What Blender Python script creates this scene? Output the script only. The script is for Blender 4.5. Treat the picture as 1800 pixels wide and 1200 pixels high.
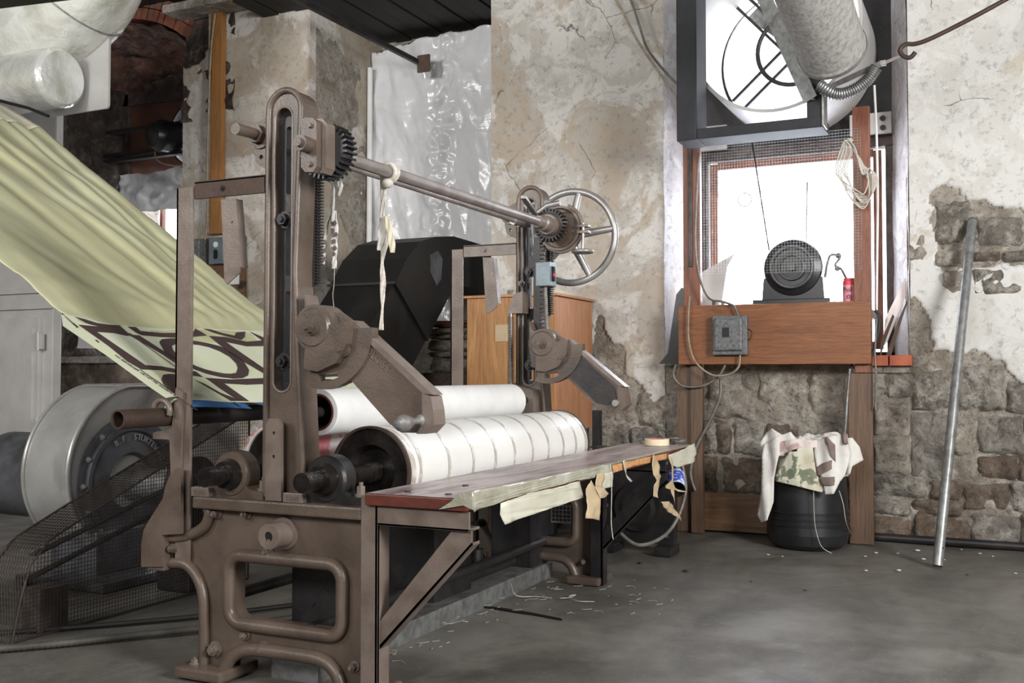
import bpy, bmesh, math, random
from mathutils import Vector, Matrix, noise, geometry
R = math.radians; PI = math.pi
random.seed(7)
S = bpy.context.scene; C = S.collection
for o in list(bpy.data.objects): bpy.data.objects.remove(o)
# ------------------------------------------------------------- camera, sky, lights, exposure
F_, AL, TH, CAMH = 1800., R(25.4), math.atan(55/1800), 1.2
cam = bpy.data.cameras.new('camera'); cam.sensor_width = 36; cam.lens = 36; cam.clip_start = .05
co = bpy.data.objects.new('camera', cam); C.objects.link(co); S.camera = co
co.location = (0, 0, CAMH); co.rotation_euler = (PI/2+TH, 0, AL)
S.view_settings.view_transform = 'Standard'; S.view_settings.look = 'None'
S.view_settings.gamma = 1; S.view_settings.use_curve_mapping = False; S.view_settings.exposure = 0.0
W = bpy.data.worlds.new('sky'); S.world = W; W.use_nodes = True
W.node_tree.nodes['Background'].inputs[0].default_value = (.90, .94, 1, 1)
W.node_tree.nodes['Background'].inputs[1].default_value = 6.0
def area(name, loc, target, sx, sy, power, col=(1, 1, 1), spread=180):
    l = bpy.data.lights.new(name, 'AREA'); l.shape = 'RECTANGLE'; l.size = sx; l.size_y = sy; l.energy = power; l.color = col; l.spread = R(spread)
    o = bpy.data.objects.new(name, l); C.objects.link(o); o.location = loc
    o.rotation_euler = (Vector(target)-Vector(loc)).to_track_quat('-Z', 'Y').to_euler(); return o
area('daylight_right_window', (3.7, 1.9, 2.9), (-3.2, 7.0, 1.9), 1.5, 1.9, 510, (1, .985, .96))
area('daylight_rear_window', (-1.0, -2.6, 3.6), (-3.2, 7.8, 3.4), 3.0, 1.4, 120, (1, .98, .95), 110)
area('daylight_wall_window', (-1.45, 8.32, 2.35), (-1.8, 3.0, .6), 1.2, 1.2, 42, (.80, .86, 1))
area('fill_left', (-5.5, -2.0, 3.8), (-6.3, 7.8, 3.3), 2.0, 1.2, 150, (1, .98, .95), 110)  # unseen fill lamp added to brighten the left part of the wall

# ------------------------------------------------------------- measuring helper: a photo point lying on a known plane
sa, ca, st, ct = math.sin(AL), math.cos(AL), math.sin(TH), math.cos(TH)
def at(px, py, X=None, Y=None, Z=None):
    u, v = (px-900)/F_, -(py-600)/F_
    d = Vector((-sa*ct+u*ca+v*sa*st, ca*ct+u*sa-v*ca*st, st+v*ct))
    t = X/d.x if X is not None else (Y/d.y if Y is not None else (Z-CAMH)/d.z)
    return Vector((t*d.x, t*d.y, CAMH+t*d.z))
def XZ(pts, Y): return [(p.x, p.z) for p in (at(a, b, Y=Y) for a, b in pts)]
def fb(p, s=1, o=3):
    return noise.fractal(Vector(p)*s, 1.0, 2.0, o)
# ------------------------------------------------------------- materials
def sock(n, *names):
    for k in names:
        if k in n.inputs: return n.inputs[k]
class NT:
    def __init__(s, name):
        s.m = bpy.data.materials.new(name); s.m.use_nodes = True; s.t = s.m.node_tree; s.n = s.t.nodes
        s.b = s.n['Principled BSDF']; s.co = s.n.new('ShaderNodeTexCoord').outputs['Object']
    def link(s, a, b): s.t.links.new(a, b); return s
    def map(s, sc=(1, 1, 1), rot=(0, 0, 0), src=None):
        n = s.n.new('ShaderNodeMapping'); n.inputs['Scale'].default_value = sc; n.inputs['Rotation'].default_value = rot
        s.link(src or s.co, n.inputs[0]); return n.outputs[0]
    def noise(s, sc, det=6, dist=0, rough=.55, vec=None):
        n = s.n.new('ShaderNodeTexNoise'); n.inputs['Scale'].default_value = sc; n.inputs['Detail'].default_value = det
        n.inputs['Distortion'].default_value = dist; n.inputs['Roughness'].default_value = rough
        s.link(vec or s.co, n.inputs['Vector']); return n.outputs[0]
    def ramp(s, f, stops):
        n = s.n.new('ShaderNodeValToRGB'); e = n.color_ramp.elements
        while len(e) < len(stops): e.new(.5)
        for el, (p, c) in zip(e, stops):
            el.position = p; el.color = (c, c, c, 1) if isinstance(c, (int, float)) else (*c, 1)
        s.link(f, n.inputs[0]); return n.outputs[0]
    def mix(s, f, a, b, mode='MIX'):
        n = s.n.new('ShaderNodeMix'); n.data_type = 'RGBA'; n.blend_type = mode
        for v, i in ((f, 0), (a, 6), (b, 7)):
            if isinstance(v, (int, float)): n.inputs[i].default_value = v
            elif isinstance(v, tuple): n.inputs[i].default_value = (*v, 1)
            else: s.link(v, n.inputs[i])
        return n.outputs[2]
    def bump(s, h, st=.3, d=.01, prev=None):
        n = s.n.new('ShaderNodeBump'); n.inputs['Strength'].default_value = st; n.inputs['Distance'].default_value = d
        s.link(h, n.inputs['Height'])
        if prev: s.link(prev, n.inputs['Normal'])
        return n.outputs[0]
    def out(s, col=None, rough=None, metal=None, nrm=None, **kw):
        for v, k in ((col, 'Base Color'), (rough, 'Roughness'), (metal, 'Metallic'), (nrm, 'Normal')):
            if v is None: continue
            if isinstance(v, (int, float)): s.b.inputs[k].default_value = v
            elif isinstance(v, tuple): s.b.inputs[k].default_value = (*v, 1)
            else: s.link(v, s.b.inputs[k])
        for k, v in kw.items(): s.b.inputs[k.replace('_', ' ')].default_value = v
        return s.m
def simple(name, c1, c2=None, rough=.5, metal=0, sc=8, bs=60, bst=.2, bd=.004, lo=.4, hi=.65, dirt=None, **kw):
    t = NT(name); c2 = c2 or tuple(x*.7 for x in c1)
    col = t.mix(t.ramp(t.noise(sc, 7, .3), [(lo, 0), (hi, 1)]), c1, c2)
    if dirt: col = t.mix(t.ramp(t.noise(sc*.35, 8, 1), [(.5, 0), (.68, .85)]), col, dirt)
    return t.out(col, rough, metal, t.bump(t.noise(bs, 4), bst, bd), **kw)
M = {}
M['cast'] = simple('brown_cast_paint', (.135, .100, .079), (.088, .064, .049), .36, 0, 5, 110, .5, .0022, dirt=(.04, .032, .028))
M['castlight'] = simple('brown_paint_worn_lit', (.19, .15, .128), (.13, .10, .082), .33, 0, 9, 110, .45, .002)  # lighter brown for worn parts and the painted-in lit look of arm flanges
M['blackiron'] = simple('black_iron', (.018, .018, .021), (.035, .03, .028), .42, .2, 9, 50, .3, .004)
M['grease'] = simple('greasy_black', (.012, .011, .011), (.03, .025, .022), .18, .3, 12, 40, .5, .006)
M['steel'] = simple('worn_steel', (.30, .28, .275), (.20, .18, .17), .33, .75, 14, 70, .15, .002)
M['shaft'] = simple('painted_shaft', (.30, .265, .255), (.22, .19, .18), .3, .35, 10, 120, .3, .002)
M['blackrust'] = simple('dark_rusty_wire', (.045, .032, .026), (.03, .024, .02), .6, .3, 12, 70, .2, .002)
M['matt'] = simple('matt_black_paint', (.012, .013, .017), (.02, .021, .026), .7, 0, 7)
M['hose'] = simple('dark_hose', (.085, .08, .07), (.05, .047, .042), .6, 0, 9)
M['outsidewhite'] = simple('bright_outside_panel', (.88, .87, .86), (.80, .78, .77), .6, 0, 3)  # white that stands in for daylight outside the left window
M['silver'] = simple('aluminium_paint', (.40, .39, .385), (.27, .26, .25), .38, .55, 7, 80, .2, .003)
M['rust'] = simple('rusty_steel', (.07, .042, .03), (.045, .03, .025), .6, .3, 12, 70, .4, .004)
M['galv'] = simple('galvanised', (.33, .34, .34), (.22, .225, .225), .4, .6, 22, 40, .15, .002, dirt=(.16, .15, .14))
M['blower'] = simple('grey_enamel', (.46, .455, .44), (.34, .34, .32), .3, .3, 4, 60, .15, .003, dirt=(.10, .10, .09))
M['blowerdark'] = simple('dark_grey_enamel', (.115, .12, .135), (.06, .062, .068), .45, .2, 6, 60, .4, .004, dirt=(.03, .03, .03))
M['cab'] = simple('grey_cabinet_paint', (.56, .55, .54), (.48, .47, .46), .42, .1, 3, 70, .12, .002)
M['duct'] = simple('wrapped_duct', (.86, .87, .86), (.72, .73, .68), .22, .25, 3, 9, .9, .02, dirt=(.36, .36, .27))
M['ductblk'] = simple('black_duct', (.013, .011, .010), (.008, .008, .009), .55, 0, 5, 50, .25, .003, dirt=(.022, .021, .021))
M['white'] = simple('white_cloth', (.78, .78, .77), (.70, .70, .70), .7, 0, 6, 60, .1, .002)
M['drumcloth'] = simple('white_drum_cover', (.76, .76, .745), (.70, .695, .67), .45, 0, 3, 30, .1, .003)
M['tape'] = simple('shiny_tape', (.52, .48, .42), (.80, .78, .74), .15, .2, 25, 60, .6, .004)
M['niche'] = simple('brown_hardboard', (.16, .075, .05), (.12, .055, .038), .5, 0, 3)
M['palepink'] = simple('pale_pink_print', (.66, .57, .54), (.42, .30, .28), .8, 0, 16, 60, .3, .004, lo=.48, hi=.56)
M['pink'] = simple('pink_print', (.76, .70, .70), (.70, .24, .26), .7, 0, 9, 60, .2, .003, lo=.48, hi=.52)
M['cream'] = simple('cream_cloth', (.58, .54, .40), (.68, .66, .56), .8, 0, 6, 80, .2, .003)
M['bagprint'] = simple('printed_bag', (.62, .60, .48), (.16, .19, .13), .8, 0, 13, 60, .2, .004, lo=.52, hi=.56, dirt=(.46, .38, .28))
M['ragwhite'] = simple('rag_white', (.74, .73, .70), (.60, .57, .53), .85, 0, 7, 60, .3, .006)
M['ragbrown'] = simple('rag_brown', (.17, .12, .11), (.24, .18, .165), .85, 0, 12, 60, .3, .006)
M['plastic_blk'] = simple('black_plastic', (.013, .013, .015), (.022, .022, .024), .33, 0, 5, 30, .2, .003)
M['rubber'] = simple('black_rubber', (.02, .02, .02), None, .6)
M['conduit'] = simple('grey_conduit', (.20, .19, .17), (.13, .12, .11), .5, .3, 20)
M['cable'] = simple('tan_cable', (.32, .27, .20), (.22, .17, .12), .6, 0, 20)
M['rope'] = simple('cotton_cord', (.62, .58, .52), (.45, .41, .36), .8, 0, 60)
M['bluebox'] = simple('blue_grey_box', (.17, .215, .24), (.13, .165, .19), .35, .1, 10)
M['greybox'] = simple('grey_cast_box', (.19, .195, .20), (.10, .10, .105), .4, .2, 45, 90, .3, .003)
M['red'] = simple('red_label', (.62, .07, .10), (.5, .05, .08), .5, 0, 8)
M['pinklabel'] = simple('pink_label', (.75, .28, .34), None, .6)
M['blue'] = simple('blue_label', (.06, .10, .50), (.55, .62, .85), .35, 0, 30, lo=.5, hi=.52)
M['black'] = simple('flat_black', (.006, .006, .007), None, .8)
M['ink'] = simple('dark_ink', (.045, .025, .024), (.055, .032, .03), .8, 0, 9)
M['blueink'] = simple('blue_ink', (.03, .115, .30), None, .8)
M['foil'] = simple('olive_foil', (.40, .39, .30), (.56, .56, .49), .25, .25, 9, 25, .6, .008, dirt=(.36, .345, .26))
M['flap'] = simple('olive_paper', (.55, .54, .43), (.62, .61, .52), .4, .1, 4, 25, .2, .003)
M['kraft'] = simple('kraft_paper', (.50, .39, .25), (.42, .32, .20), .7, 0, 9)
M['rawwood'] = simple('splintered_wood', (.62, .33, .14), (.45, .22, .09), .7, 0, 30, 50, .8, .01)
M['redboard'] = simple('oxblood_board', (.14, .035, .022), (.08, .022, .016), .4, 0, 9, 70, .3, .003)
M['masktape'] = simple('masking_tape', (.75, .65, .45), None, .6)
M['brick'] = simple('red_brick', (.20, .065, .035), (.11, .04, .025), .8, 0, 7, 50, .6, .006, dirt=(.10, .08, .07))
M['brickb'] = simple('bright_brick', (.42, .12, .06), (.30, .08, .045), .8, 0, 7, 50, .6, .006)
M['concrete_lump'] = simple('chip', (.55, .54, .51), None, .85)
M['glasspane'] = simple('stacked_pane', (.75, .70, .68), (.60, .52, .50), .2, 0, 4)
M['redwood'] = simple('red_frame_wood', (.27, .105, .06), (.17, .06, .04), .5, 0, 9)
M['darkwood'] = simple('dark_frame_wood', (.05, .038, .034), (.10, .075, .07), .6, 0, 14, 60, .4, .004)
M['cardboard'] = simple('brown_board', (.10, .06, .04), (.05, .032, .025), .7)
def wood(name, c1, c2, c3, axis='z', rough=.5, s=1.0):
    t = NT(name); sc = {'z': (9, 9, .7), 'x': (.7, 9, 9), 'y': (9, .7, 9)}[axis]; sc = tuple(v*s for v in sc)
    v = t.map(sc)
    g = t.noise(1.6, 6, 2.2, .6, v); f = t.noise(9, 5, .4, .6, v)
    col = t.mix(t.ramp(g, [(.38, 0), (.48, .7), (.52, .2), (.62, 1)]), c1, c2)
    col = t.mix(t.ramp(f, [(.45, 0), (.75, .6)]), col, c3)
    kn = t.ramp(t.noise(3.1, 2, 0, .4), [(.70, 0), (.76, .9)])
    col = t.mix(kn, col, tuple(x*.5 for x in c3))
    return t.out(col, rough, 0, t.bump(f, .25, .003))
M['board'] = wood('stand_board', (.27, .10, .032), (.17, .06, .022), (.08, .03, .013), 'x')
M['post'] = wood('stand_post', (.26, .095, .05), (.16, .055, .03), (.07, .03, .02), 'z')
M['oldwood'] = wood('old_brown_plank', (.16, .095, .055), (.10, .06, .04), (.05, .035, .025), 'z')
M['oldwoodx'] = wood('old_plank_flat', (.20, .11, .055), (.12, .065, .036), (.05, .03, .02), 'x')
M['orangewood'] = wood('orange_batten', (.38, .18, .055), (.30, .13, .04), (.13, .06, .025), 'z')
M['ply'] = wood('fir_plywood', (.44, .225, .075), (.30, .13, .042), (.15, .06, .022), 'z', .45, .7)
M['ply2'] = wood('pale_plywood', (.52, .27, .14), (.40, .17, .08), (.24, .09, .045), 'z', .45, .7)
M['ceil'] = wood('black_soffit', (.008, .008, .009), (.02, .019, .018), (.03, .025, .022), 'y', .7)
M['benchtop'] = None
def plaster(name, light, tan, grey, tanlo=.5, moss=None):
    t = NT(name)
    n1 = t.noise(1.15, 9, 1.1, .6); n2 = t.noise(3.6, 10, .9, .66); n3 = t.noise(22, 8, .2, .7)
    col = t.mix(t.ramp(n1, [(tanlo, 0), (tanlo+.035, .85), (1, 1)]), light, tan)
    col = t.mix(t.ramp(n2, [(.47, 0), (.53, .7), (.8, .95)]), col, grey)
    col = t.mix(t.ramp(n3, [(.54, 0), (.64, .55)]), col, tuple(x*.5 for x in grey))
    if moss: col = moss(t, col)
    v = t.n.new('ShaderNodeTexVoronoi'); v.feature = 'DISTANCE_TO_EDGE'; v.inputs['Scale'].default_value = 1.7
    dn = t.n.new('ShaderNodeTexNoise'); dn.inputs['Scale'].default_value = 5; dn.inputs['Detail'].default_value = 6; t.link(t.co, dn.inputs['Vector'])
    w = t.mix(.12, t.co, dn.outputs['Color']); t.link(w, v.inputs['Vector'])
    cr = t.ramp(v.outputs['Distance'], [(0, 1), (.006, 0)])
    crm = t.mix(1, cr, t.ramp(t.noise(1.3, 3), [(.56, 0), (.60, 1)]), 'MULTIPLY')
    col = t.mix(crm, col, (.07, .06, .05))
    b = t.bump(n2, .5, .012); b = t.bump(n3, .45, .006, b); b = t.bump(n1, .3, .03, b)
    return t.out(col, .85, 0, b)
def mossy(t, col):
    s_ = t.n.new('ShaderNodeSeparateXYZ'); t.link(t.co, s_.inputs[0])
    z_ = t.ramp(s_.outputs[2], [(.85, 1), (1.0, 0)])   # damp foot of the wall
    mr = t.n.new('ShaderNodeMapRange'); mr.inputs[1].default_value = .7; mr.inputs[2].default_value = 1.5; mr.inputs[3].default_value = 1; mr.inputs[4].default_value = 0; t.link(s_.outputs[2], mr.inputs[0])
    f = t.mix(1, t.ramp(t.noise(7, 8, .4, .7), [(.50, 0), (.58, .9)]), mr.outputs[0], 'MULTIPLY')
    return t.mix(f, col, (.07, .10, .055))
M['plL'] = plaster('plaster_left', (.60, .57, .53), (.36, .29, .215), (.44, .395, .34), .47)
M['plC'] = plaster('plaster_centre', (.58, .565, .535), (.40, .33, .255), (.43, .40, .36), .50, mossy)
M['plR'] = plaster('plaster_right', (.61, .605, .585), (.50, .455, .385), (.53, .515, .485), .58)
M['reveal'] = plaster('plaster_reveal', (.58, .57, .56), (.45, .41, .39), (.42, .38, .38), .56)
def stone(name, a, b, c, dark=(.05, .045, .04)):
    t = NT(name); oi = t.n.new('ShaderNodeObjectInfo')
    sh = t.n.new('ShaderNodeVectorMath'); sh.operation = 'ADD'; t.link(t.co, sh.inputs[0])
    cx = t.n.new('ShaderNodeCombineXYZ'); mm = t.n.new('ShaderNodeMath'); mm.operation = 'MULTIPLY'; mm.inputs[1].default_value = 37
    t.link(oi.outputs['Random'], mm.inputs[0]); t.link(mm.outputs[0], cx.inputs[0]); t.link(cx.outputs[0], sh.inputs[1]); v = sh.outputs[0]
    col = t.mix(t.ramp(t.noise(2.2, 8, .8, .6, v), [(.42, 0), (.6, 1)]), a, b)
    col = t.mix(t.ramp(t.noise(9, 9, .4, .7, v), [(.47, 0), (.62, .9)]), col, c)
    col = t.mix(t.ramp(t.noise(28, 6, 0, .7, v), [(.52, 0), (.66, .75)]), col, dark)
    col = t.mix(t.ramp(oi.outputs['Random'], [(0, .38), (.5, 0)]), col, tuple(x*.45 for x in a))
    bb = t.bump(t.noise(7, 9, .3, .65, v), 1.0, .07); bb = t.bump(t.noise(40, 6, 0, .7, v), .5, .008, bb)
    return t.out(col, .85, 0, bb)
M['stone'] = stone('grey_stone', (.27, .245, .215), (.14, .12, .10), (.45, .42, .37))
M['stoneb'] = stone('brown_stone', (.17, .12, .085), (.10, .075, .055), (.24, .20, .165))
M['mortar'] = stone('lime_mortar', (.38, .34, .285), (.25, .21, .17), (.50, .47, .42), (.08, .07, .055))
M['darkrock'] = stone('dark_stone', (.045, .032, .026), (.022, .016, .014), (.13, .095, .07), (.012, .01, .009))  # dark stone tone for niche jamb, head panel and broken edge
M['darkbrick'] = stone('dark_brick', (.12, .045, .03), (.05, .025, .02), (.17, .10, .08), (.02, .014, .012))  # dark red-brown tone for the arch soffit
t = NT('concrete_floor')
v = t.map((1.2, .45, 1), (0, 0, .25))
c = t.mix(t.ramp(t.noise(1.1, 9, .9, .62, v), [(.36, 0), (.66, 1)]), (.075, .071, .062), (.185, .175, .157))
c = t.mix(t.ramp(t.noise(5, 9, .5, .7), [(.5, 0), (.7, .65)]), c, (.085, .08, .072))
c = t.mix(t.ramp(t.noise(.8, 6, .4, .6), [(.52, 0), (.64, .6)]), c, (.25, .24, .22))
c = t.mix(t.ramp(t.noise(60, 4), [(.62, 0), (.72, .5)]), c, (.30, .29, .27))
b_ = t.bump(t.noise(3, 9, .4, .65), .35, .02); b_ = t.bump(t.noise(70, 5), .25, .003, b_)
M['floor'] = t.out(c, t.ramp(t.noise(2.5, 6), [(.35, .38), (.7, .75)]), 0, b_)
t = NT('bench_surface')
v = t.map((6, .9, 1)); c = t.mix(t.ramp(t.noise(1.2, 8, 1.5, .6, v), [(.38, 0), (.56, 1)]), (.17, .125, .13), (.50, .41, .41))
c = t.mix(t.ramp(t.noise(22, 5), [(.55, 0), (.7, .5)]), c, (.04, .03, .035))
M['benchtop'] = t.out(c, .33, .05, t.bump(t.noise(30, 6), .35, .003))
t = NT('canvas_olive')
v = t.map((.8, 14, .8)); c = t.mix(t.ramp(t.noise(1, 4, .2, .5, v), [(.4, 0), (.62, 1)]), (.50, .495, .30), (.43, .42, .26))
xs = t.n.new('ShaderNodeSeparateXYZ'); t.link(t.co, xs.inputs[0])
c = t.mix(t.ramp(t.noise(1.0, 4), [(.42, 0), (.62, .45)]), c, (.52, .54, .40))
M['canvas'] = t.out(c, .75, 0, t.bump(t.noise(220, 2), .15, .001))
M['canvaspale'] = simple('canvas_pale', (.60, .63, .45), (.58, .61, .49), .75, 0, 4, 220, .12, .001)
t = NT('plastic_sheet')
n = t.noise(2.2, 5, 1.5, .6); b_ = t.bump(n, .3, .04); b_ = t.bump(t.noise(6, 2, 1.2, .5), .15, .01, b_)
M['sheet'] = t.out(t.mix(t.ramp(n, [(.4, 0), (.6, 1)]), (.80, .81, .83), (.86, .87, .89)), .22, 0, b_)
M['sheet'].node_tree.nodes['Principled BSDF'].inputs['Specular IOR Level'].default_value = .8
M['sheet'].node_tree.nodes['Principled BSDF'].inputs['Transmission Weight'].default_value = .15
t = NT('window_glass'); M['glass'] = t.out((1, 1, 1), .05, 0, None, Transmission_Weight=1.0, IOR=1.02)
t = NT('fibre_tube')
v = t.map((1, 1, .3)); M['fibre'] = t.out(t.mix(t.ramp(t.noise(40, 6, 0, .7, v), [(.42, 0), (.62, 1)]), (.40, .39, .375), (.24, .235, .225)), .7, 0, t.bump(t.noise(60, 5), .5, .005))

# ------------------------------------------------------------- mesh building
class MB:
    def __init__(s): s.b = bmesh.new()
    def quadify(s, vs, fs, smooth=False):
        V = [s.b.verts.new(v) for v in vs]; out = []
        for f in fs:
            try: fc = s.b.faces.new([V[i] for i in f])
            except ValueError: continue
            fc.smooth = smooth; out.append(fc)
        return V, out
    def box(s, a, b, bev=0, mtx=None):
        x0, y0, z0 = (min(a[i], b[i]) for i in range(3)); x1, y1, z1 = (max(a[i], b[i]) for i in range(3))
        vs = [Vector(p) for p in ((x0,y0,z0),(x1,y0,z0),(x1,y1,z0),(x0,y1,z0),(x0,y0,z1),(x1,y0,z1),(x1,y1,z1),(x0,y1,z1))]
        if mtx: vs = [mtx @ v for v in vs]
        V, f = s.quadify(vs, [(0,3,2,1),(4,5,6,7),(0,1,5,4),(1,2,6,5),(2,3,7,6),(3,0,4,7)])
        if bev:
            es = list({e for fc in f for e in fc.edges}); bmesh.ops.bevel(s.b, geom=es, offset=bev, segments=2, affect='EDGES', profile=.6)
        return s
    def bar(s, p, q, w, h, bev=0, roll=0):
        p, q = Vector(p), Vector(q); d = q-p; L = d.length
        m = Matrix.Translation(p) @ d.to_track_quat('Z', 'Y').to_matrix().to_4x4() @ Matrix.Rotation(roll, 4, 'Z')
        return s.box((-w/2, -h/2, 0), (w/2, h/2, L), bev, m)
    def cyl(s, p, q, r, r2=None, n=24, cap=True, smooth=True):
        p, q = Vector(p), Vector(q); r2 = r if r2 is None else r2
        m = (q-p).to_track_quat('Z', 'Y').to_matrix(); vs = []
        for c_, rr in ((p, r), (q, r2)):
            for i in range(n): a = 2*PI*i/n; vs.append(c_+m @ Vector((math.cos(a)*rr, math.sin(a)*rr, 0)))
        s.quadify(vs, [(i, (i+1) % n, n+(i+1) % n, n+i) for i in range(n)], smooth)
        if cap:
            s.quadify(vs[:n], [tuple(range(n-1, -1, -1))]); s.quadify(vs[n:], [tuple(range(n))])
        return s
    def lathe(s, p, axis, prof, n=32, closed=False):
        """prof: (distance along axis, radius) pairs; sharp rings are split"""
        p = Vector(p); m = Vector(axis).to_track_quat('Z', 'Y').to_matrix()
        for k in range(len(prof)-1):
            (h0, r0), (h1, r1) = prof[k], prof[k+1]; vs = []
            for h, r in ((h0, r0), (h1, r1)):
                for i in range(n): a = 2*PI*i/n; vs.append(p+m @ Vector((math.cos(a)*r, math.sin(a)*r, h)))
            s.quadify(vs, [(i, (i+1) % n, n+(i+1) % n, n+i) for i in range(n)], True)
        return s
    def ball(s, c, r, sc=(1, 1, 1), n=16):
        V = []; c = Vector(c); fs = []
        for j in range(n//2+1):
            for i in range(n):
                th, ph = PI*j/(n//2), 2*PI*i/n
                V.append(c+Vector((math.sin(th)*math.cos(ph)*r*sc[0], math.sin(th)*math.sin(ph)*r*sc[1], math.cos(th)*r*sc[2])))
        for j in range(n//2):
            for i in range(n): fs.append((j*n+i, j*n+(i+1) % n, (j+1)*n+(i+1) % n, (j+1)*n+i))
        s.quadify(V, fs, True); return s
    def torus(s, c, axis, R_, r, n=40, k=12, a0=0, a1=2*PI, sx=1):
        m = Vector(axis).to_track_quat('Z', 'Y').to_matrix(); c = Vector(c); full = abs(a1-a0-2*PI) < 1e-4
        pts = [c+m @ Vector((math.cos(a0+(a1-a0)*i/n)*R_, math.sin(a0+(a1-a0)*i/n)*R_*sx, 0)) for i in range(n if full else n+1)]
        return s.tube(pts, r, k, closed=full)
    def tube(s, pts, r, k=8, closed=False, cap=True):
        pts = [Vector(p) for p in pts]; n = len(pts); rs = r if isinstance(r, (list, tuple)) else [r]*n
        vs = []; up = None
        for i, p in enumerate(pts):
            a = pts[(i-1) % n] if (i or closed) else p; b = pts[(i+1) % n] if (i < n-1 or closed) else p
            t_ = (b-a).normalized()
            if up is None: up = t_.orthogonal().normalized()
            up = (up-t_*up.dot(t_)).normalized(); w = t_.cross(up)
            for j in range(k): an = 2*PI*j/k; vs.append(p+(up*math.cos(an)+w*math.sin(an))*rs[i])
        m = n if closed else n-1; off = 0
        if closed:   # match the frame at the seam
            best = min(range(k), key=lambda o: (vs[o]-vs[(n-1)*k]).length); off = best
        fs = []
        for i in range(m):
            i2 = (i+1) % n; o = off if (closed and i == n-1) else 0
            for j in range(k): fs.append((i*k+j, i*k+(j+1) % k, i2*k+(j+1+o) % k, i2*k+(j+o) % k))
        s.quadify(vs, fs, True)
        if cap and not closed:
            s.quadify(vs[:k], [tuple(range(k-1, -1, -1))]); s.quadify(vs[-k:], [tuple(range(k))])
        return s
    def prism(s, loop, y0, y1, holes=(), f=lambda a, b, d: (a, d, b), bev=0):
        """outline in a plane pushed from y0 to y1; f places (a, b, depth)"""
        loops = [list(loop)]+[list(h) for h in holes]
        flat = [p for l in loops for p in l]; N = len(flat)
        tris = geometry.tessellate_polygon([[Vector((a, b, 0)) for a, b in l] for l in loops])
        vs = [Vector(f(a, b, y0)) for a, b in flat]+[Vector(f(a, b, y1)) for a, b in flat]
        fs = [tuple(t_) for t_ in tris]+[tuple(N+i for i in reversed(t_)) for t_ in tris]
        s.quadify(vs, fs); o = 0
        for l in loops:
            n = len(l)
            s.quadify([vs[o+i] for i in range(n)]+[vs[N+o+i] for i in range(n)], [(i, (i+1) % n, n+(i+1) % n, n+i) for i in range(n)], False)
            o += n
        return s
    def grid(s, fn, nu, nv, smooth=True, thick=0):
        vs = [Vector(fn(i/nu, j/nv)) for j in range(nv+1) for i in range(nu+1)]
        fs = [(j*(nu+1)+i, j*(nu+1)+i+1, (j+1)*(nu+1)+i+1, (j+1)*(nu+1)+i) for j in range(nv) for i in range(nu)]
        s.quadify(vs, fs, smooth); return s
def rr(x0, z0, x1, z1, r, n=5):
    o = []
    for cx, cz, a in ((x1-r, z1-r, 0), (x0+r, z1-r, 90), (x0+r, z0+r, 180), (x1-r, z0+r, 270)):
        for i in range(n+1): an = R(a+90*i/n); o.append((cx+r*math.cos(an), cz+r*math.sin(an)))
    return o
def circ(cx, cz, r, n=20, a0=0, a1=360):
    full = abs(a1-a0) == 360
    return [(cx+r*math.cos(R(a0+(a1-a0)*i/n)), cz+r*math.sin(R(a0+(a1-a0)*i/n))) for i in range(n if full else n+1)]
def gearloop(cx, cz, r0, r1, n):
    o = []
    for i in range(n):
        for da, r in ((0, r0), (.22, r0), (.34, r1), (.66, r1), (.78, r0)):
            a = 2*PI*(i+da)/n; o.append((cx+r*math.cos(a), cz+r*math.sin(a)))
    return o
def smoothpath(pts, n=8, closed=False):
    P = [Vector(p) for p in pts]; o = []; N = len(P)
    for i in range(N if closed else N-1):
        g = (lambda k: P[k % N]) if closed else (lambda k: P[max(0, min(N-1, k))])
        p0, p1, p2, p3 = g(i-1), g(i), g(i+1), g(i+2)
        for j in range(n):
            t_ = j/n
            o.append(.5*((2*p1)+(p2-p0)*t_+(2*p0-5*p1+4*p2-p3)*t_*t_+(3*p1-p0-3*p2+p3)*t_**3))
    if not closed: o.append(P[-1])
    return o
def clusters(b):
    if len(b.verts) > 12000: return None
    b.verts.index_update(); seen = [0]*len(b.verts); isl = []; b.verts.ensure_lookup_table()
    for v in b.verts:
        if seen[v.index]: continue
        st_ = [v]; seen[v.index] = 1; g = []
        while st_:
            q = st_.pop(); g.append(q)
            for e in q.link_edges:
                w = e.other_vert(q)
                if not seen[w.index]: seen[w.index] = 1; st_.append(w)
        lo = [min(p.co[i] for p in g) for i in range(3)]; hi = [max(p.co[i] for p in g) for i in range(3)]; isl.append([lo, hi, g])
    if len(isl) > 400: return None
    par = list(range(len(isl)))
    def fd(i):
        while par[i] != i: par[i] = par[par[i]]; i = par[i]
        return i
    for i in range(len(isl)):
        for j in range(i):
            if all(isl[i][0][k] <= isl[j][1][k]+.003 and isl[j][0][k] <= isl[i][1][k]+.003 for k in range(3)): par[fd(i)] = fd(j)
    out = {}
    for i in range(len(isl)): out.setdefault(fd(i), []).extend(isl[i][2])
    return list(out.values())
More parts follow.
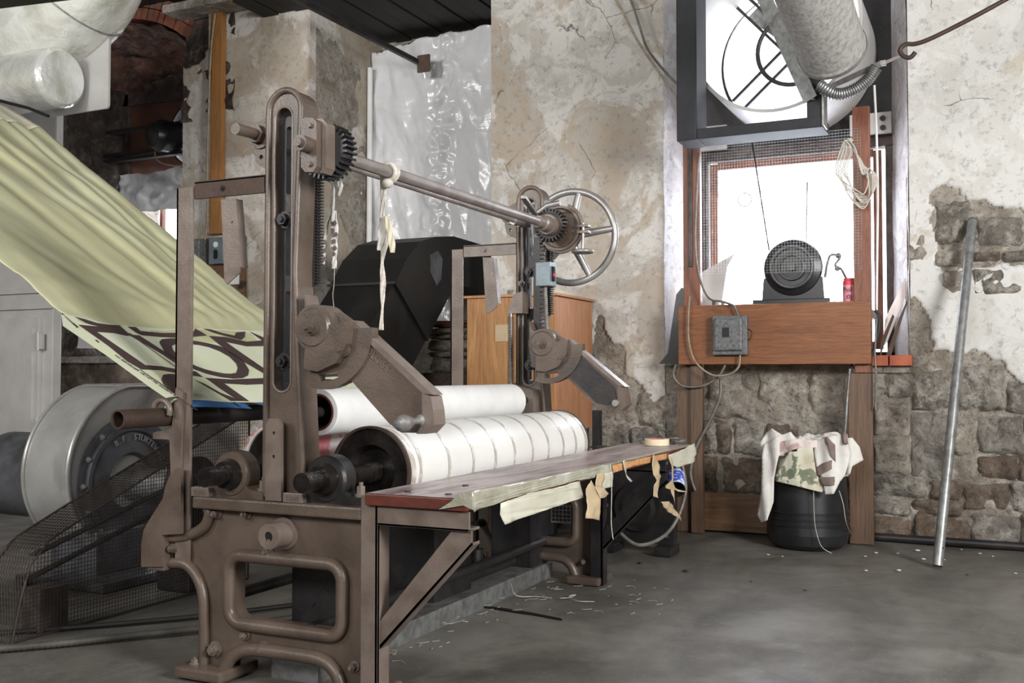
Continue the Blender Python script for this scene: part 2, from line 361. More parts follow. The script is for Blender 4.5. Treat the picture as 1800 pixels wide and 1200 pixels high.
def obj(name, mb, mat, parent=None, origin=None, mats=None, solid=0, split=True):
    if parent is not None and split:
        cl = clusters(mb.b)
        if cl and len(cl) > 1:
            first = None
            for g in cl[:300]:
                n_ = bmesh.new(); mp = {v: n_.verts.new(v.co) for v in g}
                for f in {f for v in g for f in v.link_faces}: q = n_.faces.new([mp[v] for v in f.verts]); q.smooth = f.smooth
                t_ = MB(); t_.b.free(); t_.b = n_; o = obj(name, t_, mat, parent, None, mats, solid, False); first = first or o
            mb.b.free(); return first
    me = bpy.data.meshes.new(name)
    bmesh.ops.recalc_face_normals(mb.b, faces=mb.b.faces[:]) if not getattr(mb, 'keep', 0) else None
    mb.b.to_mesh(me); mb.b.free()
    o = bpy.data.objects.new(name, me); C.objects.link(o)
    for m in ([mat] if mats is None else mats): me.materials.append(M[m] if isinstance(m, str) else m)
    if parent is not None:
        og = parent['_o'] if '_o' in parent else (0, 0, 0); og = Vector(og)
        o.parent = parent; o['_o'] = list(og)
    else:
        og = Vector(origin) if origin else Vector((0, 0, 0)); o.location = og; o['_o'] = list(og)
    me.transform(Matrix.Translation(-og))
    if solid:
        md = o.modifiers.new('solid', 'SOLIDIFY'); md.thickness = solid; md.offset = 0
    return o
def tag(o, label, cat, group=None, kind=None):
    o['label'] = label; o['category'] = cat
    if group: o['group'] = group
    if kind: o['kind'] = kind
    return o
def thing(name, loc, label, cat, group=None):
    o = bpy.data.objects.new(name, None); C.objects.link(o); o.location = loc; o.empty_display_size = .1
    o['_o'] = list(loc); return tag(o, label, cat, group)
def struct(name, mb, mat, parent=None, **k):
    o = obj(name, mb, mat, parent, **k)
    if parent is None: o['kind'] = 'structure'
    return o
def one(name, mb, mat, label, cat, origin, group=None, **k):
    return tag(obj(name, mb, mat, None, origin, **k), label, cat, group)
def text(name, body, mat, size, mtx, parent, depth=.001):
    cu = bpy.data.curves.new(name, 'FONT'); cu.body = body; cu.size = size; cu.extrude = depth; cu.align_x = 'CENTER'; cu.resolution_u = 2
    tmp = bpy.data.objects.new(name, cu); C.objects.link(tmp); bpy.context.view_layer.update()
    me = bpy.data.meshes.new_from_object(tmp.evaluated_get(bpy.context.evaluated_depsgraph_get()))
    bpy.data.objects.remove(tmp); me.transform(mtx); og = Vector(parent['_o']); me.transform(Matrix.Translation(-og))
    o = bpy.data.objects.new(name, me); C.objects.link(o); o.parent = parent; o['_o'] = list(og); me.materials.clear(); me.materials.append(M[mat]); return o
def frame_mtx(o, xa, ya):
    xa = Vector(xa).normalized(); ya = Vector(ya); ya = (ya-xa*ya.dot(xa)).normalized(); za = xa.cross(ya)
    m = Matrix((xa, ya, za)).transposed().to_4x4(); m.translation = Vector(o); return m
# ============================================================= THE SETTING
def fl(u, v):
    x, y = -12+u*16.5, -3+v*12.2
    return (x, y, fb((x, y, 0), .8, 4)*.008-.006)
m = MB(); m.grid(fl, 150, 110); struct('floor', m, 'floor', origin=(0, 0, 0))
m = MB(); m.box((-12, -3, 4.95), (4.4, 7.9, 5.1)); struct('ceiling', m, 'ceil')
m = MB(); m.box((4.3, -3, 0), (4.45, 9.2, 5)); struct('wall_right', m, 'plR')
m = MB(); m.box((-12, -3.15, 0), (4.4, -3, 5)); struct('wall_rear', m, 'plR')
m = MB(); m.box((-12.1, -3, 0), (-12, 9.2, 5)); struct('wall_left', m, 'plL')
# core of the window wall: mortar body with the three openings left free
YW = 7.86
WT = 5.0
m = MB()
def slab(x0, x1, z0, z1, y0=YW, y1=9.2): m.box((x0, y0, z0), (x1, y1, z1))
slab(-12, -9.04, 0, WT); slab(-9.04, -7.36, 0, 1.34, YW, 8.75); slab(-9.04, -7.36, 4.9, WT)
slab(-7.36, -5.78, 0, WT); slab(-5.78, -3.9, 0, 1.15, YW, 9.2); slab(-5.78, -3.9, 4.75, WT)
slab(-3.9, -2.36, 0, WT); slab(-2.36, -.58, 0, 1.26, YW, 8.6); slab(-.58, 4.4, 0, WT)
slab(-5.78, -3.9, 1.15, 4.75, 9.0, 9.2)
wall = struct('wall_back', m, 'mortar')
# rough mortar skin in front of the core, below the plaster
def skin(x0, x1, z0, z1, res, Y, amp, s, mat, name='mortar_skin'):
    m = MB()
    m.grid(lambda u, v: (x0+u*(x1-x0), Y-amp*(.5+fb((x0+u*(x1-x0), 3, z0+v*(z1-z0)), s, 6)), z0+v*(z1-z0)), int((x1-x0)/res), int((z1-z0)/res))
    return struct(name, m, mat, wall)
skin(-2.36, -.58, 0, 1.27, .025, 7.84, .03, 3, 'mortar'); skin(-.58, 1.2, 0, 2.6, .025, 7.84, .03, 3, 'mortar')
skin(-3.95, -2.36, 0, 1.9, .03, 7.84, .03, 3, 'mortar')
# field stones, each its own piece
def stone_piece(px0, py0, px1, py1, mat, d=.045, Y=7.82):
    a, b = at(px0, py1, Y=Y), at(px1, py0, Y=Y)
    x0, z0, x1, z1 = a.x, max(a.z, .01), b.x, b.z; w, h = x1-x0, z1-z0; sd = random.random()*50
    def fn(u, v):
        U, V = u*2-1, v*2-1
        e = min(1, (1-abs(U))/.16) * min(1, (1-abs(V))/.20)   # falls away at the rim
        e = max(0, e)**.5
        k = 1.03+.16*noise.noise(Vector((sd, U*1.6, V*1.6)))
        sx = x0+w/2+U*w/2*k+.035*w*noise.noise(Vector((V*2.1, sd, 1))); sz = z0+h/2+V*h/2*k+.06*h*noise.noise(Vector((U*2.4, sd, 5)))
        return (sx, Y+.02-e*(d+.06*fb((sx+sd, 0, sz), 5.0, 6)+.02*fb((sx*1, 3, sz), 14, 3)), sz)
    m = MB(); m.grid(fn, max(7, int(w/.024)), max(6, int(h/.024))); o = struct('stone', m, mat, wall); return o
rows = [ # left, top, right, bottom in the photograph
 # beneath the window
 (1240,655,1330,735,'mortar'),(1333,650,1420,742,'mortar'),(1424,655,1490,735,'mortar'),(1240,740,1262,800,'stone'),
 (1222,738,1285,795,'stoneb'),(1288,742,1345,800,'stone'),(1348,745,1408,820,'stoneb'),(1410,740,1488,800,'stone'),
 (1218,798,1262,862,'stoneb'),(1266,803,1345,866,'stoneb'),(1440,803,1490,860,'stoneb'),(1348,823,1438,868,'stone'),
 # right of the window down to the floor
 (1540,655,1612,700,'stone'),(1535,705,1600,765,'mortar'),(1602,648,1683,722,'stone'),(1686,640,1768,722,'stone'),(1770,670,1860,725,'stone'),
 (1602,726,1672,838,'stone'),(1675,726,1712,800,'mortar'),(1716,730,1800,795,'stone'),(1802,728,1900,800,'stone'),(1535,770,1598,830,'mortar'),
 (1715,800,1790,842,'stoneb'),(1792,803,1900,846,'stoneb'),(1635,845,1712,878,'stoneb'),(1530,835,1630,872,'stone'),
 (1525,876,1600,905,'stone'),(1603,880,1690,905,'stoneb'),(1693,850,1775,898,'stoneb'),(1778,850,1900,902,'stone'),
 (1530,908,1602,948,'stoneb'),(1605,908,1706,952,'stoneb'),(1709,903,1793,958,'stone'),(1796,906,1900,962,'stone'),
 # patch behind the leaning pipe
 (1642,352,1704,432,'stone'),(1718,378,1800,436,'stone'),(1802,370,1900,430,'stone'),(1640,436,1700,470,'mortar'),(1708,440,1760,462,'stoneb'),(1763,438,1850,462,'stone'),
 (1710,468,1800,520,'stone'),(1655,474,1705,530,'mortar'),
 # between plywood box and stand
 (1062,745,1110,800,'stone'),(1112,752,1185,800,'stone'),(1125,690,1190,748,'mortar'),(1062,803,1190,850,'stoneb'),(1062,853,1190,925,'stoneb'),(1066,660,1122,742,'mortar'),
]
for r_ in rows: stone_piece(*r_)
# thick torn plaster skin
def inside(p, poly):
    x, y = p; c_ = False; n = len(poly)
    for i in range(n):
        (x1, y1), (x2, y2) = poly[i], poly[(i+1) % n]
        if (y1 > y) != (y2 > y) and x < (x2-x1)*(y-y1)/(y2-y1)+x1: c_ = not c_
    return c_
def plaster_skin(name, x0, x1, z0, z1, res, polys, mat, Y=7.80, th=.06, jit=.035):
    nx, nz = int((x1-x0)/res), int((z1-z0)/res); m = MB(); keep = {}
    for j in range(nz):
        for i in range(nx):
            x, z = x0+(i+.5)*res, z0+(j+.5)*res
            q = (x+jit*fb((x, 1, z), 5, 5)*2, z+jit*fb((x, 9, z), 5, 5)*2)
            if any(inside(q, p) for p in polys): keep[(i, j)] = 1
    vmap = {}
    def vert(i, j):
        if (i, j) in vmap: return vmap[(i, j)]
        nb = sum(((i+a, j+b) in keep) for a in (-1, 0) for b in (-1, 0))
        x, z = x0+i*res, z0+j*res
        edge = nb < 4 and 0 < i < nx and 0 < j < nz
        y = Y-.012*fb((x, 2, z), 1.1, 4)-.004*fb((x, 2, z), 7, 3)+(th if edge else 0)
        if edge: x += res*.9*noise.noise(Vector((x*31, 1, z*31))); z += res*.9*noise.noise(Vector((x*31, 7, z*31)))
        v_ = m.b.verts.new((x, y, z)); vmap[(i, j)] = v_; return v_
    for (i, j) in keep:
        f = m.b.faces.new([vert(i, j), vert(i+1, j), vert(i+1, j+1), vert(i, j+1)]); f.smooth = True
    return struct(name, m, mat, wall)
P = lambda pts: XZ(pts, 7.8)
plR = [P([(1550,-60),(2600,-400),(2600,395),(1900,372),(1800,366),(1740,374),(1712,352),(1680,345),(1640,342),(1652,440),(1658,500),(1700,470),(1770,462),(1900,470),(1900,690),(1800,668),(1770,645),(1735,628),(1700,632),(1660,622),(1635,628),(1622,560),(1600,520),(1550,500),(1550,380)])]
plaster_skin('plaster', -.56, 2.2, .9, 5.0, .018, plR, 'plR')
plC = [P([(800,-80),(1230,-80),(1230,330),(1230,480),(1230,640),(1230,700),(1170,738),(1130,690),(1100,650),(1058,560),(1000,700),(800,740)]), P([(1120,700),(1150,722),(1192,765),(1180,775),(1125,740)])]
plaster_skin('plaster', -3.9, -2.36, .5, 5.0, .018, plC, 'plC')
plL = [P([(280,520),(290,130),(360,105),(375,60),(385,-40),(600,-80),(600,560)]), P([(280,500),(600,500),(600,900),(280,900)])]
plaster_skin('plaster', -7.36, -5.78, .2, 5.0, .022, plL, 'plL', th=.05)
# dark broken stone at the top left edge of the left pier
skin(-7.36, -6.7, 3.7, 4.95, .03, 7.84, .06, 4, 'darkrock', 'broken_edge')
skin(-9.04, -7.36, 0, 1.34, .03, 7.83, .04, 3, 'stoneb', 'stained_apron')
# jamb of the plastic-covered opening and its lintel post
m = MB(); m.grid(lambda u, v: (-5.78+.012*fb((1, u*1.2, v*4.7), 1.5, 4), 7.77+u*1.23, v*4.75), 40, 120); struct('plaster_jamb', m, 'plL', wall)
m = MB(); m.grid(lambda u, v: (-2.37+.16*u+.01*fb((1, u, v*4), 2, 4), 7.79+u*.5, 1.2+v*3.8), 20, 90); struct('window_reveal', m, 'reveal', wall)
m = MB(); m.grid(lambda u, v: (-.565-.16*u+.01*fb((5, u, v*4), 2, 4), 7.79+u*.5, 1.2+v*3.8), 20, 90); struct('window_reveal', m, 'reveal', wall)
# left niche: dark-toned rubble jamb and brick arch
m = MB(); m.grid(lambda u, v: (-8.97+.08*fb((2, 7.8+u, v*3.4), 3.2, 6), 7.78+u*.95, 1.2+v*3.5), 60, 150); struct('rubble_jamb', m, 'darkrock', wall)
m = MB(); m.grid(lambda u, v: (-9.1+u*1.8, 7.80+v*.85, 3.40+math.sqrt(1.47**2-(u*1.8-.9)**2)-.30*v-.05+.05*fb((u*2, v, 3), 4, 5)), 50, 40); struct('arch_soffit', m, 'darkbrick', wall)
cx_, cz_, Ra = -8.2, 3.38, 1.47
for rg in range(2):
    n = 24
    for i in range(n):
        a0, a1 = R(54+72*i/n)+.004, R(54+72*(i+1)/n)-.004; r0, r1 = Ra+rg*.125+.004, Ra+rg*.125+.118; y0 = 7.76-random.random()*.015
        m = MB(); m.prism([(cx_+r0*math.cos(a0), cz_+r0*math.sin(a0)), (cx_+r1*math.cos(a0), cz_+r1*math.sin(a0)), (cx_+r1*math.cos(a1), cz_+r1*math.sin(a1)), (cx_+r0*math.cos(a1), cz_+r0*math.sin(a1))], y0, 8.0)
        if cz_+r0*math.sin(a0) < 4.98: struct('brick', m, 'brick', wall)
# bricks of the ledge beside the stand
for x0, x1 in ((-.83, -.71), (-.70, -.55)):
    m = MB(); m.box((x0, 7.74, 1.25), (x1, 7.95, 1.325), .006); struct('brick', m, 'brickb', wall)
m = MB(); m.box((-2.36, 7.8, 1.2), (-.56, 8.5, 1.26)); m.box((-9.04, 7.75, 1.30), (-7.36, 8.7, 1.37), .01); struct('window_sill', m, 'mortar', wall)
# soffit boards above the plastic, one by one
for i in range(13):
    x0 = -6.35+i*.19
    m = MB(); m.box((x0, 7.35, 4.62+.012*(i % 2)), (x0+.175, 9.0, 4.66), .004); struct('soffit_board' if i else 'trim_1', m, 'ceil', None if i == 0 else bpy.data.objects['trim_1'])
m = MB(); m.box((-6.1, 7.30, 4.66), (-3.6, 7.42, 4.74), .005); struct('trim_2', m, 'oldwoodx')
m = MB(); m.box((-7.36, 7.5, 4.72), (-5.9, 7.79, 4.80), .01); struct('trim_3', m, 'mortar')
m = MB(); m.box((-6.9, 2.4, 3.42), (-3.9, 2.62, 3.62)); struct('trim_4', m, 'black')
# base pipe and skirting
m = MB(); m.tube([(-.95, 7.76, .03), (.3, 7.74, .03), (2, 7.72, .03), (4.2, 7.7, .03)], .028, 10); one('floor_pipe', m, 'blackiron', 'black pipe lying on the floor along the foot of the stone wall', 'pipe', (-.95, 7.7, 0))
# ---- main window
w1 = MB(); w1.box((-2.22, 8.24, 1.28), (-2.14, 8.36, 4.9), .008); w1.box((-.76, 8.24, 1.28), (-.68, 8.36, 4.9), .008); w1.box((-2.22, 8.24, 1.26), (-.68, 8.36, 1.36), .008); w1.box((-2.22, 8.22, 2.93), (-.68, 8.36, 3.02), .006)
win = struct('window_1', w1, 'darkwood')
for (a, b) in (((-2.12, 1.38), (-2.06, 2.91)), ((-.85, 1.38), (-.79, 2.91)), ((-2.06, 2.86), (-.85, 2.92)), ((-2.06, 1.38), (-.85, 1.44))):
    m = MB(); m.box((a[0], 8.26, a[1]), (b[0], 8.31, b[1]), .005); struct('sash_bar', m, 'redwood', win)
m = MB(); m.box((-2.06, 8.282, 1.44), (-.85, 8.286, 2.86)); struct('pane', m, 'glass', win)
m = MB(); m.prism(rr(-2.22, 3.02, -.68, 4.92, .02), 8.22, 8.25, [circ(-1.42, 3.68, .575, 48)]); struct('fan_panel', m, 'blackiron', win)
# ---- left window with plywood, frame
m = MB(); m.box((-8.98, 8.55, 1.37), (-8.88, 8.66, 4.36), .006); m.box((-7.4, 8.55, 1.37), (-7.3, 8.66, 4.36), .006); m.box((-8.98, 8.55, 4.22), (-7.3, 8.66, 4.36), .006)
win2 = struct('window_2', m, 'darkwood')
m = MB(); m.prism(rr(-8.88, 3.36, -7.3, 4.24, .01), 8.60, 8.62, [circ(-7.86, 3.80, .36, 40)]); struct('fan_panel', m, 'niche', win2)
m = MB(); m.box((-9.0, 8.62, 4.3), (-7.3, 8.70, 4.95)); struct('head_panel', m, 'darkrock', win2)
m = MB(); m.box((-8.88, 8.6, 1.4), (-7.3, 8.604, 3.34)); struct('pane', m, 'glass', win2)
m = MB(); m.box((-8.9, 8.56, 1.37), (-7.4, 8.62, 1.42)); m.box((-8.4, 8.56, 1.42), (-8.36, 8.61, 3.36)); struct('sash_bar', m, 'redwood', win2)
def crumple(x0, x1, z0, z1, Y, amp, s, nu, nv):
    m = MB(); m.grid(lambda u, v: (x0+u*(x1-x0), Y-amp*(abs(fb((x0+u*(x1-x0), 0, (z0+v*(z1-z0))*.7), s, 4))+.4*math.sin((u*3+v*2)*PI)**2), z0+v*(z1-z0)+.04*fb((u*3, 0, 5), 2, 2)*(v > .99)), nu, nv); return m
one('plastic_scrap', crumple(-8.9, -7.38, 2.98, 3.42, 8.5, .10, 3, 60, 24), 'sheet', 'crumpled grey plastic film hung below the brown panel in the left window', 'plastic film', (-8.1, 8.5, 2.98))
f2 = thing('wall_fan', (-7.86, 8.5, 3.8), 'black motor fan mounted on two bars in the left window niche', 'fan')
obj('shroud', MB().lathe((-7.86, 8.62, 3.8), (0, -1, 0), [(0, .36), (.12, .36), (.12, .34), (-.05, .34)], 40), 'blackiron', f2)
obj('motor', MB().lathe((-7.98, 8.45, 3.74), (-.25, -1, -.05), [(0, .17), (.28, .17), (.36, .13), (.38, .05), (.38, 0)], 28), 'plastic_blk', f2)
for z in (3.86, 3.60, 3.54): obj('mount_bar', MB().box((-9.05, 8.30, z), (-7.3, 8.38, z+.035), .004), 'blackiron', f2)
for i in range(5):
    a = i*2*PI/5; c_ = Vector((-7.86, 8.66, 3.8)); obj('blade', MB().prism([(c_.x+.06*math.cos(a), c_.z+.06*math.sin(a)), (c_.x+.33*math.cos(a-.25), c_.z+.33*math.sin(a-.25)), (c_.x+.33*math.cos(a+.3), c_.z+.33*math.sin(a+.3))], 8.66, 8.665), 'galv', f2)
obj('wire', MB().tube(smoothpath([(-8.2, 8.3, 3.68), (-8.1, 8.2, 3.48), (-7.8, 8.2, 3.38), (-7.4, 8.3, 3.39)], 6), .008, 6), 'cable', f2)
p_ = [at(a, b, Y=7.95) for a, b in ((92, 560), (112, 552), (116, 572), (230, 580), (238, 612), (92, 612))]
m = MB(); m.prism([(p.x, p.z) for p in p_], 7.95, 7.97); one('bright_outside_panel', m, 'outsidewhite', 'added white panel in place of the bright outside between grey cabinet and canvas edge', 'board', p_[-1])  # added panel; its white imitates the bright outside above the ledge
m = MB(); n_ = [(845,1066),(870,1067),(905,1072),(940,1078),(985,1087),(988,1089),(940,1080),(902,1074.5),(868,1068.5)]; cr_ = [at(a, b, Z=0) for a, b in n_]; m.prism([(p.x, p.y) for p in cr_], -.004, .0035, f=lambda a, b, d: (a, b, d)); struct('floor_crack', m, 'black', bpy.data.objects['floor'])
# ---- big plastic sheet
def sheet(u, v):
    x, z = -5.77+u*1.9, 1.6+v*3.02
    y = 8.80-.07*abs(fb((x*1.4+z*.35, 4, z*.55), 1.6, 5))-.05*math.exp(-((u-.42-.10*(v-.5))/.07)**2)*abs(fb((x, 2, z), 6, 2))*2.4
    y -= .10*math.exp(-((u-.3-(1-v)*.18)/.05)**2)*.35
    y -= .03*max(0, math.sin((u*1.6-v*.9)*9))*max(0, v-.6)
    return (x, y, z-.10*(v > .995)*abs(fb((u*6, 0, 0), 1, 2))-.35*(1-u)*v*v*.35)
m = MB(); m.grid(sheet, 110, 150)
one('plastic_sheet', m, 'sheet', 'tall translucent plastic sheet hung over the recess above the black duct', 'plastic sheet', (-4.8, 8.8, 1.6), solid=.002)
m = MB(); m.tube([(-5.73, 8.72, .5), (-5.73, 8.70, 2.4), (-5.74, 8.72, 4.3)], .028, 10); one('conduit_pipe', m, 'white', 'thin white vertical conduit in the corner left of the plastic sheet', 'conduit', (-5.73, 8.72, .5))
p0, p1 = at(505, -10, Y=7.0), at(736, 110, Y=8.55)
m = MB(); m.bar(p0, p1, .045, .045, .004); rod = one('ceiling_rod', m, 'blackiron', 'dark square rod slanting down from ceiling into the plastic sheet', 'rod', p1)
m = MB(); m.prism(rr(-.05, -.11, .09, .06, .01), 0, .012, f=lambda a, b, d: (p1.x+a+.05, p1.y-.03+d, p1.z+b)); obj('rod_plate', m, 'cardboard', rod)
# ============================================================= CLOTH WINDING MACHINE
mc = thing('winding_machine', (-2.5, 3.2, 0), 'large brown cast iron cloth winding machine with two columns, rollers and handwheel', 'machine')
YN, DY = 3.2, 2.32
def hexbolt(m, c, ax, r, h):
    c = Vector(c); ax = Vector(ax).normalized(); m.cyl(c, c+ax*h*.25, r*1.45, n=16); m.cyl(c, c+ax*h, r, n=6, smooth=False); m.cyl(c+ax*h, c+ax*h*1.35, r*.5, n=10); return m
outline = [(356,888),(366,900),(362,918),(345,932),(300,938),(284,938),(284,990),(322,992),(344,1010),(356,1040),(358,1080),(357,1165),(343,1168),(335,1180),(336,1200),(396,1200),(402,1168),(416,1146),(450,1140),(566,1156),(592,1176),(604,1215),(606,1260),(648,1262),(645,892)]
hole = rr(-2.735, .232, -2.222, .474, .05, 4)
def cy(pts, y): return [(a, y, b) for a, b in pts]
for k in (0, 1):
    d = k*DY
    ol = [(a, max(b, 0)) for a, b in XZ(outline, YN)]
    m = MB(); m.prism(ol, YN+d, YN+.07+d, [hole])
    ef = obj('end_frame', m, 'cast', mc)
    m = MB(); m.box((-2.905, YN-.05+d, .662), (-2.105, YN+.12+d, .708), .008); obj('top_flange', m, 'cast', ef)
    m = MB(); m.tube(cy(rr(-2.747, .22, -2.21, .486, .062, 6), YN-.012+d), .026, 10, closed=True); obj('opening_rim', m, 'cast', ef)
    m = MB(); m.tube(smoothpath(cy(XZ([(366,885),(372,903),(362,925),(335,940),(302,944)], YN), YN-.012+d), 6), .022, 10)
    m.tube(smoothpath(cy(XZ([(300,988),(330,990),(350,1012),(361,1045),(363,1090),(362,1165)], YN), YN-.012+d), 6), .022, 10)
    m.tube(smoothpath(cy([(a, max(b, .02)) for a, b in XZ([(398,1196),(402,1168),(418,1148),(450,1140),(520,1148),(570,1158),(594,1180),(606,1222)], YN)], YN-.014+d), 6), .026, 10)
    obj('edge_rib', m, 'cast', ef)
    m = MB(); m.box((-2.96, YN-.09+d, 0), (-2.72, YN+.14+d, .045), .012); m.box((-2.24, YN-.09+d, 0), (-2.04, YN+.14+d, .045), .012); obj('foot', m, 'cast', ef)
    m = MB()
    for px, py, r_ in ((384,902,.014),(436,902,.014),(380,1140,.022),(466,1138,.02),(434,1115,.014),(474,968,.014),(625,1170,.014)):
        p = at(px, py, Y=YN); hexbolt(m, (p.x, YN+d, p.z), (0, -1, 0), r_, .03)
    p = at(352, 1186, Y=YN-.05); hexbolt(m, (-2.9, YN-.03+d, .045), (0, 0, 1), .016, .02); obj('bolt', m, 'castlight', ef)
    c_ = at(474, 937, Y=YN-.03); m = MB(); m.lathe((c_.x+.05, YN+d, c_.z), (0, -1, 0), [(0, .062), (.012, .062), (.012, .048), (.10, .048), (.10, .019), (.02, .019)], 28)
    m.prism([(c_.x+.044, c_.z-.035), (c_.x+.056, c_.z-.035), (c_.x+.056, c_.z-.01), (c_.x+.044, c_.z-.01)], YN-.1005+d, YN-.095+d); obj('boss', m, 'castlight', ef)
    m = MB(); m.cyl((c_.x+.05, YN-.02+d, c_.z), (c_.x+.05, YN-.096+d, c_.z), .0185); obj('bore', m, 'black', ef)
    # column with a long slot
    L = [(-2.592, .708), (-2.588, 2.21)] + [(-2.503+.085*math.cos(R(a)), 2.225+.085*math.sin(R(a))) for a in range(180, -1, -15)] + [(-2.425, 2.0), (-2.44, 1.6), (-2.43, 1.35), (-2.392, .708)]
    slot = rr(-2.552, 1.13, -2.474, 2.235, .038, 6)
    m = MB(); m.prism(L, YN+.01+d, YN+.105+d, [slot]); col = obj('column', m, 'cast', mc)
    m = MB(); m.tube([(x, YN+.006+d, z) for x, z in [(-2.586, .72), (-2.582, 2.2)] + [(-2.503+.078*math.cos(R(a)), 2.225+.078*math.sin(R(a))) for a in range(180, -1, -15)] + [(-2.434, 2.0), (-2.449, 1.6), (-2.438, 1.35), (-2.40, .72)]], .0125, 10); obj('column_rib', m, 'cast', col)
    m = MB(); m.tube([(x, YN+.012+d, z) for x, z in rr(-2.556, 1.125, -2.470, 2.24, .042, 6)], .006, 8, closed=True); obj('slot_rim', m, 'castlight', col)
    m = MB(); m.prism(rr(-2.545, 1.12, -2.482, 2.21, .03), YN+.045+d, YN+.075+d, [rr(-2.526, 1.15, -2.501, 1.52, .012), rr(-2.526, 1.58, -2.501, 1.80, .012), rr(-2.526, 1.9, -2.501, 2.17, .012)]); obj('slide_bar', m, 'blackiron', col)
    for z in (1.245, 1.80):
        m = MB(); hexbolt(m, (-2.523, YN+.04+d, z), (0, -1, 0), .024, .03); obj('slide_bolt', m, 'blackiron', col)
    m = MB()
    for i in range(44): m.box((-2.425, YN+.10+d, 1.55+i*.012), (-2.398, YN+.12+d, 1.556+i*.012))
    m.box((-2.44, YN+.10+d, 1.54), (-2.418, YN+.12+d, 2.10)); o_ = obj('gear_rack', m, 'blackiron', col)
    if k:
        m = MB(); m.box((-2.47, YN-.02+d, 1.38), (-2.435, YN+.015+d, 2.02), .003); obj('rack_plate', m, 'castlight', col)
        m = MB()
        for i in range(26): m.box((-2.436, YN-.02+d, 1.39+i*.024), (-2.405, YN+.012+d, 1.402+i*.024))
        m.box((-2.47, YN-.021+d, 1.37), (-2.43, YN-.001+d, 2.0)); obj('gear_rack', m, 'blackiron', col)
        m = MB()
        for i in range(46): m.torus((-2.60, YN-.06+d, 1.10+i*.0095), (0, 0, 1), .017, .0028, 12, 5)
        m.cyl((-2.60, YN-.06+d, 1.06), (-2.60, YN-.06+d, 1.56), .011, n=12); obj('screw_spindle', m, 'steel', col)
        m = MB(); hexbolt(m, (-2.56, YN+.01+d, 1.62), (0, -1, 0), .014, .03); hexbolt(m, (-2.56, YN+.01+d, 1.73), (0, -1, 0), .014, .03); hexbolt(m, (-2.56, YN+.01+d, 1.56), (0, -1, 0), .014, .03); obj('bolt', m, 'castlight', col)
        m = MB(); m.prism([(-2.62, 1.55), (-2.52, 1.55), (-2.52, 1.68), (-2.58, 1.66)], YN-.07+d, YN+.02+d); m.prism([(-2.62, .86), (-2.44, .86), (-2.45, 1.10), (-2.6, 1.14)], YN-.08+d, YN+.02+d); obj('spindle_bracket', m, 'castlight', col)
    # ear on the left of the column
    ear = XZ([(472,203),(458,212),(450,226),(445,244),(446,268),(450,284),(458,293),(472,298)], YN+.05)
    m = MB(); m.prism(ear, YN+.05+d, YN+.075+d, [circ(*XZ([(459,276)], YN+.05)[0], .01, 10)]); ep = obj('ear_plate', m, 'cast', col)
    b0 = at(458, 238, Y=YN+.05); m = MB(); m.cyl((b0.x, YN+.06+d, b0.z), (b0.x-.0, YN-.10+d, b0.z-.005), .022); hexbolt(m, (b0.x, YN+.05+d, b0.z), (0, -1, 0), .038, .035); obj('stud', m, 'cast', ep)
    # angle post, cross bar, hanging strap
    m = MB(); m.box((-3.03, YN-.02+d, .42), (-2.945, YN-.008+d, 1.955), .002); m.box((-3.03, YN-.02+d, .42), (-3.018, YN+.06+d, 1.955), .002); ps = obj('angle_post', m, 'castlight', mc)
    m = MB(); m.box((-2.945, YN-.01+d, 1.905), (-2.59, YN+.002+d, 1.975), .002); m.box((-2.945, YN-.01+d, 1.966), (-2.59, YN+.06+d, 1.977), .002); hexbolt(m, (-2.80, YN-.01+d, 1.94), (0, -1, 0), .010, .012); obj('cross_bar', m, 'rust' if not k else 'castlight', ps)
    st_ = XZ([(392,350),(416,350),(425,470),(424,480),(402,500),(398,494)], YN+.02)
    m = MB(); m.prism(st_, YN+.008+d, YN+.016+d, [circ(*XZ([(406,390)], YN)[0], .006, 8)]); m.prism([st_[1], (st_[1][0]+.006, st_[1][1]), (st_[2][0]+.006, st_[2][1]), st_[2]], YN+.008+d, YN+.05+d); obj('hanging_strap', m, 'castlight', ps)
    # fin plate and bracket on the left arm
    fin = XZ([(318,822),(308,822),(299,834),(290,856),(286,876),(262,914),(252,932),(248,958),(248,996),(285,996),(285,940),(318,938)], YN-.06)
    m = MB(); m.prism(fin, YN-.06+d, YN-.045+d); obj('fin_plate', m, 'cast', mc)
    m = MB(); m.box((-3.14, YN-.05+d, .40), (-3.05, YN+.05+d, .56), .006); hexbolt(m, (-3.03, YN-.02+d, .49), (0, -1, 0), .014, .02); obj('post_bracket', m, 'cast', mc)
    # bench bracket
    X0 = -2.105
    m = MB(); m.box((X0, YN-.05+d, 0), (X0+.072, YN-.036+d, .755), .002); m.box((X0+.06, YN-.05+d, 0), (X0+.072, YN+.03+d, .755), .002)
    br = obj('bench_bracket', m, 'castlight' if not k else 'blackiron', mc)
    m = MB(); m.box((X0+.07, YN-.05+d, .65), (-1.66, YN-.038+d, .718), .002); m.box((X0+.07, YN-.05+d, .65), (-1.66, YN+.03+d, .66), .002); obj('bracket_arm', m, 'castlight' if not k else 'blackiron', br)
    m = MB(); m.prism([(X0+.07, .30), (X0+.07, .20), (-1.66, .60), (-1.66, .655), (-1.73, .655)], YN-.034+d, YN-.022+d); m.prism([(X0+.07, .20), (-1.66, .60), (-1.66, .61), (X0+.07, .215)], YN-.034+d, YN+.03+d); obj('diagonal_brace', m, 'castlight' if not k else 'blackiron', br)
